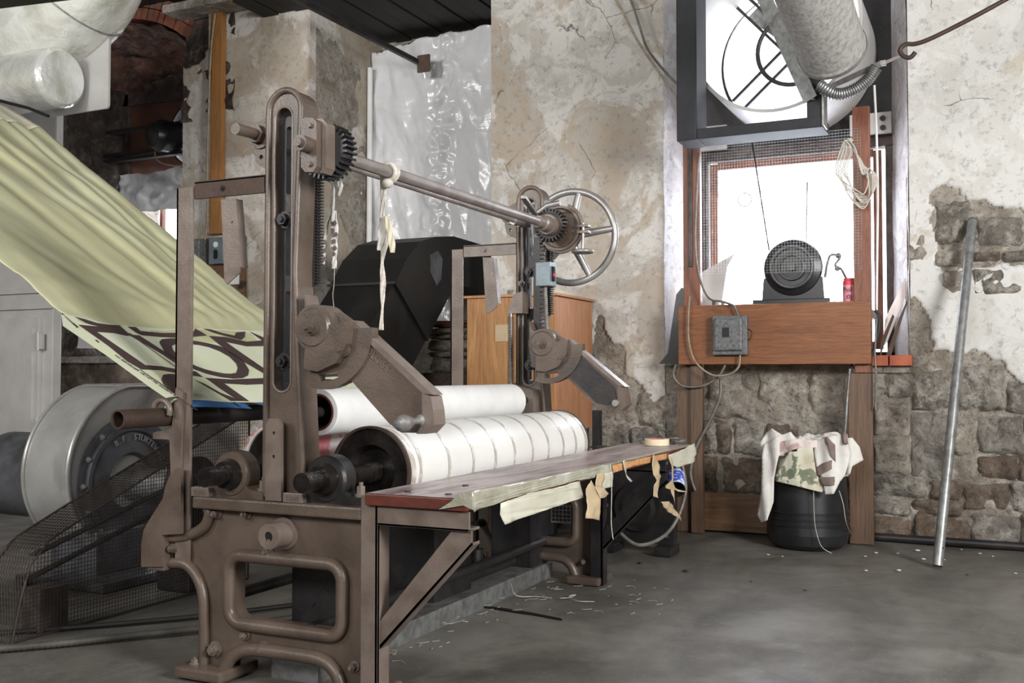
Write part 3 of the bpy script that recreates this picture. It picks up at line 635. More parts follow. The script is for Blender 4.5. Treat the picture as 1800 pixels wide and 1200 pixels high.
# inner strap on the near column foot
m = MB(); m.prism([(-2.545, .712), (-2.470, .712), (-2.472, 1.0), (-2.485, 1.025), (-2.53, 1.025), (-2.545, 1.0)], YN-.045, YN-.03, [circ(-2.507, .97, .007, 8), circ(-2.507, .88, .007, 8)]); obj('foot_strap', m, 'castlight', mc)
# swing arms
for k in (0, 1):
    d = k*2.26; yA = YN-.11+d
    mat = 'cast'
    m = MB(); earp = XZ([(541,518),(546,538),(560,548),(585,546),(612,566),(622,590),(600,632),(570,644),(545,640),(541,600)], YN)
    m.prism(earp, YN-.02+d, YN+.06+d); bk = obj('arm_bracket', m, mat, mc)
    q0 = at(575, 590, Y=yA); m = MB()
    yA0 = YN-.11; n0 = len(C.objects)
    arm = XZ([(586,548),(618,570),(640,592),(745,691),(760,698),(763,722),(765,746),(752,761),(705,760),(684,744),(593,641),(590,610)], yA0)
    m.prism(arm, yA, yA+.05); am = obj('swing_arm', m, mat, mc)
    # raised border and upper flange, its lit look put into a lighter brown
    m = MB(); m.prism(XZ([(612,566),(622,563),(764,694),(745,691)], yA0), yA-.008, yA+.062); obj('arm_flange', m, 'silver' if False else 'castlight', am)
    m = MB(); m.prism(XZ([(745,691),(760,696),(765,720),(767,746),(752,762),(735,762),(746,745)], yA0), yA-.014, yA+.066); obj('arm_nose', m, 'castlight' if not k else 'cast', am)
    c0 = at(556, 576, Y=yA0-.02); m = MB(); m.lathe((c0.x, yA+.06, c0.z), (0, -1, 0), [(0, .085), (.095, .085), (.095, .074), (.108, .066), (.108, 0)], 32); pv = obj('pivot_disc', m, mat, am)
    m = MB(); hexbolt(m, (c0.x, yA-.048, c0.z), (0, -1, 0), .02, .035); obj('pivot_nut', m, mat, pv)
    m = MB(); m.prism([(c0.x-.01, c0.z-.0), (c0.x+.16, c0.z+.02), (c0.x+.15, c0.z-.06), (c0.x+.10, c0.z-.13), (c0.x+.02, c0.z-.16), (c0.x-.04, c0.z-.15), (c0.x-.035, c0.z-.08)], yA-.042, yA+.01); obj('sector_plate', m, mat, am)
    a_ = [R(x) for x in range(-110, 6, 8)]; c1 = (c0.x+.02, c0.z-.01)
    m = MB(); m.prism([(c1[0]+.215*math.cos(x), c1[1]+.215*math.sin(x)) for x in a_]+[(c1[0]+.12*math.cos(x), c1[1]+.12*math.sin(x)) for x in reversed(a_)], yA-.012, yA+.03, [[(c1[0]+.185*math.cos(R(x)), c1[1]+.185*math.sin(R(x))) for x in range(-95, -66, 7)]+[(c1[0]+.160*math.cos(R(x)), c1[1]+.160*math.sin(R(x))) for x in range(-67, -96, -7)]]); qd = obj('slotted_quadrant', m, mat, am)
    e_ = at(603, 615, Y=yA0-.02); m = MB(); m.cyl((e_.x, yA-.012, e_.z), (e_.x, yA-.026, e_.z), .026); hexbolt(m, (e_.x, yA-.026, e_.z), (0, -1, 0), .014, .02); obj('lock_bolt', m, mat, qd)
    e_ = at(742, 738, Y=yA0); m = MB(); ax = Vector((-.12, -1, -.06)).normalized(); y_ = Vector((e_.x, yA, e_.z))
    m.lathe(y_, ax, [(0, .022), (.012, .02), (.02, .012), (.05, .011), (.062, .017), (.085, .026), (.105, .030), (.125, .026), (.138, .012), (.14, 0)] if not k else [(0, .02), (.03, .018), (.03, 0)], 24); obj('handle', m, 'silver', am)
    if k:
        m = MB(); m.prism(XZ([(592,585),(640,600),(735,692),(742,735),(715,745),(690,738),(600,632)], yA0), yA-.006, yA+.01); obj('dark_arm_face', m, 'blackiron', am)  # black overlay on the outer face of the far arm
    if not k:
        p_ = at(655, 628, Y=yA-.001); q_ = at(636, 611, Y=yA-.001); r_ = at(672, 645, Y=yA-.001)
        text('cast_letters', 'STOLC-58', 'castlight', .036, frame_mtx((p_.x, yA-.001, p_.z-.004), (r_.x-q_.x, 0, r_.z-q_.z), (0, 0, 1)), am, .002)
    if k:
        for o in list(C.objects)[n0-1:]:
            if o.parent in (mc,) and o.name.startswith(('arm_bracket', 'swing_arm')): o.location.x -= .085
# carrier rollers, shafts, bearings
def roller(X, r, mat, name, rim):
    m = MB(); m.lathe((X, 3.5, .80), (0, 1, 0), [(0, r), (1.94, r)], 64); ro = obj(name, m, mat, mc)
    m = MB(); m.lathe((X, 3.5, .80), (0, 1, 0), [(-.012, r+.004), (.006, r+.004), (.006, r)], 64); m.lathe((X, 3.5, .80), (0, 1, 0), [(-.012, r+.004), (-.012, r-.006), (.0, r-.006)], 64); m.lathe((X, 5.44, .8), (0, 1, 0), [(0, r), (0, r+.005), (.015, r+.005), (.015, 0)], 64); obj('roller_rim', m, rim, ro)
    m = MB(); m.lathe((X, 3.5, .80), (0, 1, 0), [(0, r-.005), (0, .11), (.03, .09), (.03, 0)], 64); obj('roller_end', m, 'grease', ro)
    m = MB(); m.cyl((X, 3.04, .80), (X, 5.75, .80), .037, n=32); m.cyl((X, 3.46, .80), (X, 3.53, .80), .043, n=32); obj('roller_shaft', m, 'grease', ro)
    for y in (3.22, 3.22+2.32):
        m = MB(); m.lathe((X, y-.035, .80), (0, 1, 0), [(0, .062), (0, .082), (.012, .090), (.075, .090), (.085, .08), (.085, .05)], 40)
        m.prism([(X-.16, .708), (X+.16, .708), (X+.16, .735), (X+.10, .742), (X+.07, .76), (X-.07, .76), (X-.10, .742), (X-.16, .735)], y-.03, y+.045)
        pb = obj('pillow_block', m, 'blackiron' if X > -2.5 else 'cast', mc)
        m = MB(); m.lathe((X, y-.075, .80), (0, 1, 0), [(0, .038), (0, .052), (.02, .056), (.04, .062), (.045, .08)], 36); obj('grease_ring', m, 'grease', pb)
        m = MB()
        for s_ in (-1, 1): hexbolt(m, (X+s_*.135, y+.005, .738), (0, 0, 1), .017, .04)
        obj('block_bolt', m, 'castlight', pb)
        m = MB(); m.box((X-.175, y-.062, .708), (X-.085, y-.03, .745), .004); bt = obj('cast_lug', m, 'castlight', pb)
        if y < 4: text('cast_letters', '53300', 'steel', .024, frame_mtx((X-.13, y-.0625, .716), (1, 0, 0), (0, 0, 1)), pb, .001)
    return ro
r1 = roller(-2.29, .182, 'drumcloth', 'front_roller', 'rust')
r2 = roller(-2.745, .186, 'pink', 'rear_roller', 'ragwhite')
m = MB()
for y0, ln in ((3.56, .25), (3.80, .3), (4.02, .3), (4.24, .3), (4.45, .3), (4.66, .3), (4.86, .3), (5.06, .3), (5.24, .3)):
    vs = []; fs = []; n = 48
    for i in range(n+1):
        a = R(-150+300*i/n); y = y0+.05*i/n; w_ = .011+.004*noise.noise(Vector((y0*9, a*4, 0))); r_ = .1835
        for s_ in (-1, 1): vs.append((-2.29+r_*math.cos(a), y+s_*w_, .80+r_*math.sin(a)))
    m.quadify(vs, [(2*i, 2*i+1, 2*i+3, 2*i+2) for i in range(n)], True)
obj('wound_tape', m, 'tape', r1)
m = MB()
for y0 in (3.515, 5.40):
    m.lathe((-2.29, y0, .80), (0, 1, 0), [(0, .184), (.03, .1845)], 64)
obj('edge_tape', m, 'tape', r1)
m = MB(); n = 90   # frayed selvedge of the rear roller
for i in range(n):
    a = R(40+170*i/n); c_ = Vector((-2.745+.187*math.cos(a), 3.49, .80+.187*math.sin(a))); out_ = Vector((math.cos(a), -random.random()*.6, math.sin(a)))
    m.cyl(c_, c_+out_*(.008+random.random()*.016), .003, .0008, n=4)
obj('frayed_edge', m, 'pink', r2, split=False)['kind'] = 'stuff'
# guide tube at the back
m = MB(); m.lathe((-3.07, 2.92, 1.02), (0, 1, 0), [(0, .0375), (.30, .0375)], 36); m.lathe((-3.07, 2.92, 1.02), (0, 1, 0), [(.30, .031), (0, .031), (0, .0375)], 36); tb = obj('guide_tube', m, 'rust', mc)
m = MB(); m.lathe((-3.07, 3.22, 1.02), (0, 1, 0), [(0, .0375), (2.7, .0375)], 36); obj('tube_middle', m, 'blackiron', tb)
for d in (0, DY):
    m = MB(); m.prism([(-3.13, .93), (-3.04, .93), (-3.03, .70), (-2.99, .70), (-2.97, 1.12), (-3.01, 1.14), (-3.03, .975), (-3.13, .955)], 3.165+d, 3.178+d); m.torus((-3.06, 3.14+d, 1.045), (0, 1, 0), .044, .012, 20, 8, R(20), R(200)); obj('tube_cradle', m, 'castlight', mc)
# lifting shafts with gears
XS, ZS = -2.31, 2.045
m = MB(); m.cyl((XS, 3.12, ZS), (XS, 5.45, ZS), .0255, n=32); obj('lift_shaft', m, 'shaft', mc)
m = MB(); m.cyl((-2.5, 3.3, 2.082), (-2.5, 5.5, 2.072), .0135, n=20); m.cyl((-2.5, 5.28, 2.072), (-2.5, 5.42, 2.072), .024, n=20); m.cyl((-2.5, 5.34, 2.04), (-2.5, 5.34, 2.085), .012); obj('tie_shaft', m, 'shaft', mc)
m = MB(); m.prism(gearloop(XS, ZS, .088, .108, 30), 3.19, 3.25); m.prism(gearloop(XS, ZS, .088, .108, 30), 3.255, 3.262); g1 = obj('lift_gear', m, 'plastic_blk', mc); m = MB(); m.cyl((XS, 3.25, ZS), (XS, 3.30, ZS), .045); obj('gear_hub', m, 'cast', g1)
m = MB(); blk = XZ([(529,212),(536,206),(550,207),(556,214),(556,292),(550,302),(536,302),(529,294)], 3.1)
m.prism(blk, 3.10, 3.13); gb = obj('gear_bracket', m, 'cast', mc)
m = MB(); m.prism([(a+.02, b) for a, b in blk], 3.135, 3.19); obj('bracket_cap', m, 'castlight', gb)
c_ = at(535, 253, Y=3.08); m = MB(); m.cyl((c_.x, 3.10, c_.z), (c_.x, 3.05, c_.z), .030); m.cyl((c_.x, 3.05, c_.z), (c_.x, 3.035, c_.z), .017)
for z_ in (1, -1): m.cyl((c_.x+.012, 3.10, c_.z+z_*.072), (c_.x+.012, 3.088, c_.z+z_*.072), .010, n=12)
obj('bracket_boss', m, 'cast', gb)
# far clutch and handwheel
m = MB(); m.lathe((XS, 5.56, ZS), (0, -1, 0), [(0, .132), (.06, .132), (.06, .118), (.045, .11), (.045, .03)], 48); dr = obj('brake_drum', m, 'cast', mc)
m = MB(); m.torus((XS, 5.53, ZS), (0, 1, 0), .137, .012, 48, 8, R(-250), R(60)); m.box((XS+.115, 5.49, ZS-.005), (XS+.185, 5.55, ZS+.012), .004); m.box((XS+.115, 5.49, ZS-.04), (XS+.185, 5.55, ZS-.022), .004); obj('brake_band', m, 'castlight', dr)
m = MB(); m.cyl((XS+.155, 5.50, ZS+.02), (XS+.150, 5.50, ZS-.13), .009, n=12); m.torus((XS+.150, 5.50, ZS-.145), (0, 0, 1), .055, .011, 32, 10); m.cyl((XS+.150, 5.50, ZS-.155), (XS+.15, 5.5, ZS-.13), .02); m.box((XS+.095, 5.492, ZS-.148), (XS+.205, 5.508, ZS-.142)); obj('clamp_wheel', m, 'silver', dr)
m = MB(); m.prism(gearloop(XS, ZS, .078, .096, 26), 5.36, 5.42); g2 = obj('lift_gear', m, 'blackiron', mc)
m = MB(); m.lathe((XS, 5.36, ZS), (0, -1, 0), [(0, .062), (.035, .058), (.035, .046), (.10, .044), (.11, .034), (.16, .032), (.16, .02)], 32); obj('gear_hub', m, 'castlight', g2)
m = MB(); m.bar((XS-.10, 5.42, ZS+.06), (XS-.02, 5.05, ZS+.115), .03, .02, .004); m.tube([(XS-.12, 5.38, ZS+.05), (XS-.02, 5.38, ZS+.115), (XS+.06, 5.38, ZS+.125)], .017, 10); obj('clutch_lever', m, 'silver', g2)
hw = MB(); hc = Vector((XS-.055, 5.84, 2.035)); hw.torus(hc, (0, 1, 0), .282, .021, 72, 14); wh = obj('handwheel', hw, 'silver', mc)
for i in range(5):
    a = R(80+72*i); m = MB(); v_ = Vector((math.cos(a), 0, math.sin(a))); m.cyl(hc+Vector((0, -.04, 0))+v_*.04, hc+v_*.275, .027, .019, 14); obj('spoke', m, 'silver', wh)
m = MB(); m.lathe(hc+Vector((0, .03, 0)), (0, -1, 0), [(0, 0), (0, .045), (.08, .05), (.28, .035), (.28, 0)], 28); obj('wheel_hub', m, 'silver', wh)
# control box and conduit on far column
m = MB(); m.box((-2.415, 5.40, 1.70), (-2.325, 5.50, 1.84), .005); cb = obj('control_box', m, 'bluebox', mc)
m = MB(); m.cyl((-2.322, 5.45, 1.80), (-2.318, 5.45, 1.80), .016); m.cyl((-2.322, 5.45, 1.745), (-2.318, 5.45, 1.745), .016); m.box((-2.324, 5.43, 1.73), (-2.321, 5.47, 1.815)); obj('black_button', m, 'black', cb)
m = MB(); m.cyl((-2.322, 5.45, 1.765), (-2.312, 5.45, 1.765), .011); obj('red_button', m, 'red', cb)
def flex(pts, r, name, mat, parent=None, pitch=2.2, **k):
    P_ = smoothpath(pts, 14); rs = []; q = [P_[0]]
    for a, b in zip(P_, P_[1:]):
        n = max(1, int((b-a).length/(r*.55)))
        for i in range(n): q.append(a.lerp(b, (i+1)/n))
    m = MB(); m.tube(q, [r*(1 if i % 2 else .82) for i in range(len(q))], 7); return obj(name, m, mat, parent, **k)
flex([(-2.37, 5.44, 1.70), (-2.37, 5.46, 1.5), (-2.36, 5.47, 1.40)], .013, 'flexible_conduit', 'conduit', mc)
# lower works between the frames
for X, z, r_ in ((-2.55, .12, .03), (-2.82, .30, .025), (-2.40, .22, .022)):
    m = MB(); m.cyl((X, 3.25, z), (X, 5.55, z), r_, n=16); obj('tie_rod', m, 'blackiron', mc)
m = MB(); m.box((-2.86, 4.35, .03), (-2.48, 4.75, .60), .03); m.cyl((-2.86, 4.55, .4), (-2.5, 4.55, .4), .12); dv = obj('gear_case', m, 'blackiron', mc)
m = MB(); m.box((-2.62, 3.42, .12), (-2.40, 3.46, .64), .004); m.cyl((-2.52, 3.415, .27), (-2.52, 3.42, .27), .014); obj('guard_plate', m, 'blackiron', mc)
m = MB(); m.box((-2.68, 5.36, .05), (-2.42, 5.60, .68), .01); m.box((-2.95, 5.50, .15), (-2.85, 5.6, .9), .01); obj('far_guard', m, 'blackiron', mc)
# ============================================================= BENCH
bn = thing('work_bench', (-1.87, 4.6, .72), 'long narrow oxblood board bench with torn foil edge along the machine front', 'bench')
m = MB(); m.box((-2.075, 3.13, .722), (-1.662, 6.05, .764), .004); obj('bench_board', m, 'redboard', bn)
m = MB(); m.grid(lambda u, v: (-2.073+u*.37, 3.135+v*2.91, .7655+.0012*fb((u*3, v*9, 0), 2, 3)), 8, 60); obj('worn_surface', m, 'benchtop', bn)
m = MB(); m.grid(lambda u, v: (-1.71+u*.056, 3.14+v*2.92, .7668+.004*u*(1-u)+.0015*fb((u, v*20, 0), 2, 3)), 4, 90); obj('foil_top', m, 'foil', bn)
XB = -1.652
def flap(poly, mat, name, amp=.012, curl=.0, off=0.0, sub=3):
    """torn sheet hanging in the plane of the bench edge"""
    pts = [(lambda p: (p.y, p.z))(at(640+a/3, 700+b/3, X=XB)) for a, b in poly]
    zt = max(p[1] for p in pts); tr = geometry.tessellate_polygon([[Vector((a, b, 0)) for a, b in pts]])
    b_ = bmesh.new(); V = [b_.verts.new((XB, a, b)) for a, b in pts]
    for t_ in tr:
        try: b_.faces.new([V[i] for i in t_])
        except ValueError: pass
    for _ in range(sub): bmesh.ops.subdivide_edges(b_, edges=[e for e in b_.edges if e.calc_length() > .03], cuts=1, use_grid_fill=True); bmesh.ops.triangulate(b_, faces=b_.faces[:])
    for v in b_.verts:
        h = zt-v.co.z; v.co.x += off+amp*fb((v.co.y*4, off*30, v.co.z*4), 2.2, 3)+curl*h*h*8
    for f in b_.faces: f.smooth = True
    m = MB(); m.b.free(); m.b = b_; return obj(name, m, mat, bn, solid=.0015)
flap([(565,490),(640,478),(900,430),(1300,345),(1310,400),(1180,425),(1120,432),(900,490),(760,530),(680,562),(620,580),(575,600),(568,560)], 'foil', 'foil_edge', .010)
flap([(708,552),(860,500),(1000,470),(1130,436),(1134,470),(1140,520),(1030,560),(900,602),(800,635),(722,664),(708,610)], 'flap', 'foil_flap', .012, .12, .004)
flap([(1240,400),(1306,385),(1309,440),(1308,464),(1250,476),(1236,440)], 'flap', 'foil_flap', .012, .1, .003)
flap([(1600,300),(1680,268),(1742,236),(1750,290),(1722,340),(1640,364),(1612,350)], 'flap', 'foil_flap', .012, .1, .003)
flap([(1150,500),(1172,455),(1192,430),(1205,470),(1215,520),(1212,560),(1222,600),(1218,642),(1180,632),(1140,630),(1142,580)], 'kraft', 'torn_paper', .02, .08, .01)
flap([(1205,462),(1250,470),(1272,500),(1262,520),(1232,526),(1208,522)], 'kraft', 'torn_paper', .02, .1, .015)
flap([(1222,400),(1245,388),(1250,420),(1238,470),(1208,462)], 'kraft', 'torn_paper', .02, .1, .012)
flap([(1308,352),(1400,330),(1500,308),(1600,290),(1602,320),(1520,336),(1420,358),(1312,392)], 'rawwood', 'splintered_edge', .004, 0, .0)
flap([(1508,292),(1525,318),(1540,350),(1560,410),(1548,430),(1540,470),(1520,522),(1496,515),(1505,480),(1525,430),(1512,400),(1506,350)], 'kraft', 'torn_paper', .02, .05, .008)
flap([(1598,290),(1612,320),(1622,360),(1616,420),(1618,470),(1664,492),(1630,490),(1612,480),(1605,560),(1600,480),(1575,470),(1606,420),(1604,370)], 'kraft', 'torn_paper', .02, .05, .008)
flap([(1568,545),(1600,542),(1630,565),(1648,600),(1666,650),(1640,625),(1600,598),(1582,575)], 'kraft', 'torn_paper', .02, .08, .004)
flap([(1355,330),(1362,322),(1372,390),(1390,435),(1380,440),(1362,400)], 'foil', 'torn_paper', .02, .2, .004)
flap([(500,492),(565,488),(570,590),(520,570),(430,580),(395,588),(470,520)], 'foil', 'foil_edge', .0, 0, .0) if False else None
m = MB(); m.prism(XZ([(806,867),(829,863),(832,896),(815,888),(772,895),(795,880)], 3.125), 3.122, 3.126); obj('foil_corner', m, 'foil', bn)
for (a, b) in ((-1.95, 3.22), (-1.78, 3.22), (-1.86, 3.5)):
    m = MB(); m.cyl((a, b, .7655), (a, b, .769), .012, n=12); obj('screw_head', m, 'blackiron', bn)
m = MB(); m.tube(smoothpath([at(640+1298/3, 700+345/3, X=XB+.01), at(640+1305/3, 700+480/3, X=XB+.012), at(640+1303/3, 700+650/3, X=XB+.012), at(640+1313/3, 700+742/3, X=XB+.02)], 8), .0022, 5); one('thread', m, 'rope', 'white thread hanging from the bench edge in front of black leg', 'thread', at(640+1298/3, 700+345/3, X=XB+.01))
tp = thing('masking_tape', at(1150, 783, Z=.768)[:], 'cream roll of masking tape lying flat on far end of the bench', 'tape roll')
tc = Vector(at(1150, 783, Z=.768)); tc.y += .05; m = MB(); m.lathe(tc, (0, 0, 1), [(0, .048), (0, .074), (.038, .074), (.038, .048), (0, .048)], 48); obj('tape_winding', m, 'masktape', tp); m = MB(); m.lathe(tc, (0, 0, 1), [(.0385, .05), (.0385, .045), (0, .045), (0, .05)], 48); obj('red_core', m, 'red', tp)
m = MB()
for k in range(3): m.tube(smoothpath([at(1176+k*3, 771, Z=.774+.004*k), at(1192, 769+k, Z=.774+.004*k), at(1204-k*2, 772, Z=.776), at(1200-k*4, 776, Z=.775), at(1184-k*2, 775, Z=.775)], 8), .0045, 7)
one('bench_cable', m, 'conduit', 'looped grey cable lying beside the tape roll on the bench', 'cable', (-1.85, 5.7, .768))
# blue can hanging under the bench
cn = thing('blue_can', (-1.72, 5.75, .55), 'blue and white tin can hanging below the far bench corner', 'can')
m = MB(); m.lathe((-1.72, 5.85, .60), (.25, -.75, -.45), [(0, 0), (0, .055), (.14, .055)], 28); obj('can_body', m, 'blue', cn); m = MB(); m.lathe((-1.72, 5.85, .60), (.25, -.75, -.45), [(.141, .056), (.141, .05), (.03, .05), (.03, 0)], 28); obj('open_mouth', m, 'black', cn)
# floor rail
m = MB(); m.box((-2.63, 3.30, -.02), (-2.40, 5.62, .085), .008); one('floor_rail', m, 'galv', 'grey painted steel beam lying on floor under the bench', 'beam', (-2.5, 4.4, 0))
# ============================================================= UPPER ROLL, CANVAS, RAGS
ur = thing('cloth_roll', (-2.5, 3.43, .94), 'white cloth roll on a dark core resting above the two rollers', 'cloth roll')
m = MB(); m.lathe((-2.5, 3.43, 1.04), (0, 1, 0), [(0, .074), (0, .094), (.004, .096), (1.815, .096), (1.82, .094), (1.82, .07)], 56); obj('wound_cloth', m, 'white', ur)
m = MB(); m.lathe((-2.5, 3.43, 1.04), (0, 1, 0), [(.2, 0), (.2, .066), (-.002, .066), (-.002, .075)], 48); obj('core', m, 'redboard', ur)
m = MB(); m.cyl((-2.5, 3.28, 1.04), (-2.5, 5.55, 1.04), .022); obj('core_bar', m, 'blackiron', ur)
# ---- canvas: inclined sheet from the guide tube up to the left
ZC, XC, SL = 1.097, -2.99, .56
nrm = Vector((SL, 0, 1)).normalized()
def near_y(x): return 3.15
def far_y(x): return 4.49+(XC-x)*.25
def hcan(x, y):
    w = min(1, max(0, (-3.62-x)/.5)); v = (y-near_y(x))/(far_y(x)-near_y(x))
    h = 0
    for c_, wd, a in ((.80, .03, .05), (.62, .026, .065), (.93, .02, .04), (.70, .016, .035), (.48, .03, .02), (.86, .012, .02)):
        c2 = c_+.02*math.sin(x*1.1+c_*9); h -= a*math.exp(-((v-c2)/wd)**2)
    h *= w
    h += w*.03*fb((x*.5, y*1.3, 0), 1.6, 3)
    h += .012*math.exp(-((x+3.80+.10*math.sin(y*2.6))/.075)**2) - .008*math.exp(-((x+3.67+.08*math.sin(y*2.6+1))/.05)**2)
    return h
def can(x, y, e=0): return Vector((x, y, ZC+SL*(XC-x)))+nrm*(hcan(x, y)+e)
def cs(u, v):
    x = -3.0-u*3.42; y = near_y(x)+v*(far_y(x)-near_y(x))+(.006*noise.noise(Vector((x*30, v, 0))) if v in (0, 1) else 0); return can(x, y)
m = MB(); m.grid(cs, 190, 110); cv = one('canvas_sheet', m, 'canvas', 'wide olive canvas sheet with dark outlined lettering rising to the left', 'canvas', (-3.0, 3.8, 1.09), solid=.002)
m = MB(); m.grid(lambda u, v: (lambda x, y: Vector((x, y, ZC+SL*(XC-x)+.35*u*u*0-.0))+nrm*(hcan(-6.42, y)*(1-u)+.02*u))(-6.42-u*.9, near_y(-6.42)+v*(far_y(-6.42)-near_y(-6.42)-.12*u)), 20, 60); obj('plain_end', m, 'cream', cv, solid=.002)
m = MB()   # last stretch of the sheet dropping onto the tube
m.grid(lambda u, v: Vector((-3.0-.055*math.sin(u*1.5), 3.15+v*1.34, 1.095-.04*u)), 6, 60); obj('sheet_tail', m, 'canvaspale', cv, solid=.002)
def onplane(px, py):
    d = at(px, py, Z=0)-Vector((0, 0, CAMH)); t_ = (ZC+SL*XC-CAMH)/(d.z+SL*d.x); return (t_*d.x, t_*d.y)
def printed(poly, mat, name, src='a', e=.0035):
    f = (lambda a, b: (60+a/4.2857, 530+b/4.2857)) if src == 'a' else (lambda a, b: (400+a/3.1579, 400+b/3.1579))
    pts = [onplane(*f(a, b)) for a, b in poly]
    tr = geometry.tessellate_polygon([[Vector((a, b, 0)) for a, b in pts]]); b_ = bmesh.new(); V = [b_.verts.new((a, b, 0)) for a, b in pts]
    for t_ in tr:
        try: b_.faces.new([V[i] for i in t_])
        except ValueError: pass
    for _ in range(2): bmesh.ops.subdivide_edges(b_, edges=[q for q in b_.edges if q.calc_length() > .04], cuts=1); bmesh.ops.triangulate(b_, faces=b_.faces[:])
    for v in b_.verts: v.co = can(v.co.x, v.co.y, e)
    m = MB(); m.b.free(); m.b = b_; return obj(name, m, mat, cv)
pale = [(205,100),(310,108),(480,150),(640,182),(760,188),(960,205),(1105,200),(1300,195),(1520,212),(1720,225),(1990,262),(2350,420),(2500,500),(2500,760),(1720,762),(1480,760),(1190,742),(1060,715),(990,728),(860,640),(560,420),(215,185)]
printed(pale, 'canvaspale', 'pale_ground', e=.0018)
for pl in (
 [(300,115),(380,135),(470,165),(560,178),(640,182),(715,250),(640,235),(560,215),(480,190),(400,170)],
 [(330,178),(460,190),(600,207),(740,250),(700,262),(600,240),(470,232),(835,482),(960,492),(1100,518),(1215,530),(1270,572),(1180,560),(1100,550),(960,520),(805,515),(700,455),(560,340)],
 [(705,252),(790,258),(940,355),(1100,455),(1200,530),(1180,540),(1105,495),(960,400),(780,295)],
 [(700,192),(765,195),(800,225),(960,240),(1100,238),(1210,225),(1300,258),(1200,268),(1105,275),(960,270),(800,255),(760,235)],
 [(1215,198),(1300,258),(1230,240),(1200,235)],
 [(1275,198),(1330,205),(1420,240),(1510,260),(1520,235),(1590,228),(1585,270),(1560,292),(1450,265),(1350,235)],
 [(1315,262),(1440,270),(1600,305),(1720,295),(1850,290),(1850,320),(1720,338),(1600,340),(1440,305),(1560,390),(1720,500),(1850,600),(1850,640),(1720,540),(1480,400)],
 [(1620,228),(1720,270),(1820,310),(1820,345),(1720,298)],
 [(955,590),(970,555),(1020,548),(1130,552),(1130,590),(1075,600),(1058,625),(1065,660),(1090,720),(1030,680),(970,625)],
 [(1200,590),(1280,622),(1400,690),(1560,752),(1480,752),(1330,665)],
 [(1285,578),(1480,590),(1720,580),(1990,575),(1990,610),(1720,625),(1600,630),(1430,620),(1620,755),(1540,752),(1400,660),(1320,600)]):
    printed(pl, 'ink', 'printed_letter')
ov = lambda s: [(940+s*0,0)]
outer = [(940,310),(958,288),(1020,281),(1100,281),(1200,298),(1300,315),(1400,340),(1500,395),(1575,450),(1618,520),(1610,560),(1570,580),(1500,584),(1400,572),(1300,548),(1200,512),(1100,465),(1030,420),(975,375)]
inner = [(1035,338),(1060,325),(1100,320),(1160,322),(1240,330),(1320,348),(1400,380),(1470,420),(1520,470),(1532,505),(1520,540),(1480,547),(1430,545),(1360,532),(1290,515),(1220,490),(1150,455),(1090,415),(1045,370)]
for i in range(len(outer)):
    j = (i+1) % len(outer); printed([outer[i], outer[j], inner[j], inner[i]], 'ink', 'printed_letter') if False else None
def ring_print(o, n):
    k = len(o); 
    for a in range(0, k, 10):
        idx = [i % k for i in range(a, min(a+10, k)+1)]
        printed([o[i] for i in idx]+[n[i] for i in reversed(idx)], 'ink', 'printed_letter')
ring_print(outer, inner)
for pl in ([(470,780),(520,798),(600,800),(645,795),(665,830),(600,828),(540,832),(475,800)], [(475,815),(520,845),(480,830)], [(520,842),(600,845),(670,840),(690,865),(640,868),(560,860)], [(480,865),(540,895),(500,895),(470,880)], [(585,860),(630,895),(600,895)], [(600,775),(670,800),(700,850),(650,850)]):
    printed(pl, 'ink', 'printed_letter', 'b')
for pl in ([(1185,745),(1300,748),(1480,765),(1520,785),(1570,808),(1480,803),(1300,798),(1190,795)], [(1500,758),(1590,775),(1640,812),(1570,808)], [(1640,765),(1720,768),(1990,775),(1990,800),(1720,785)]):
    printed(pl, 'blueink', 'blue_band', e=.003)
printed([(780,296),(786,296),(1096,518),(1096,525)], 'ink', 'printed_line', e=.0045); printed([(790,516),(797,516),(1072,704),(1070,712)], 'ink', 'printed_line', e=.0045)
printed([(225,112),(230,112),(290,165),(330,196),(325,196),(280,165)], 'ink', 'printed_line', e=.0045)
printed([(283,168),(300,168),(334,198),(322,203)], 'ink', 'registration_mark'); printed([(455,292),(470,292),(492,312),(480,314)], 'ink', 'registration_mark')
a_, b_ = onplane(60+900/4.2857, 530+612/4.2857), onplane(60+1040/4.2857, 530+706/4.2857)
pa, pb_ = can(*a_, .004), can(*b_, .004)
text('edge_lettering', 'TO REORDER 10/147 No modern bond print 20', 'ink', .023, frame_mtx(pa, pb_-pa, (pb_-pa).cross(Vector((0, 0, -1))).cross(pb_-pa) if False else nrm.cross((pb_-pa))), cv, .0004)
# ---- rags on the lifting shaft
def ribbon(pts, ws, mat, name, parent=None, X=None, Y=None, f=None, **k):
    """narrow twisted cloth strip: pixel path on a plane, width in pixels"""
    P_ = [at(a, b, X=X, Y=Y) for a, b in pts]; sc = (P_[0]-Vector((0, 0, CAMH))).length/F_
    Q = smoothpath(P_, 6); n = len(Q); m = MB(); vs = []; fs = []; kk = 5
    for i, p in enumerate(Q):
        t_ = i/(n-1)*(len(ws)-1); j = min(int(t_), len(ws)-2); w = (ws[j]*(1-t_+j)+ws[j+1]*(t_-j))*sc/2
        for q in range(kk+1):
            a = -1+2*q/kk; wob = .25*w*math.sin(i*.9+q*1.7)
            vs.append(p+Vector((ca*a*w, sa*a*w+wob, 0)))
    fs = [(i*(kk+1)+q, i*(kk+1)+q+1, (i+1)*(kk+1)+q+1, (i+1)*(kk+1)+q) for i in range(n-1) for q in range(kk)]
    m.quadify(vs, fs, True); o = obj(name, m, mat, parent, solid=.003, **k); return o
Yr = at(683, 300, X=XS).y
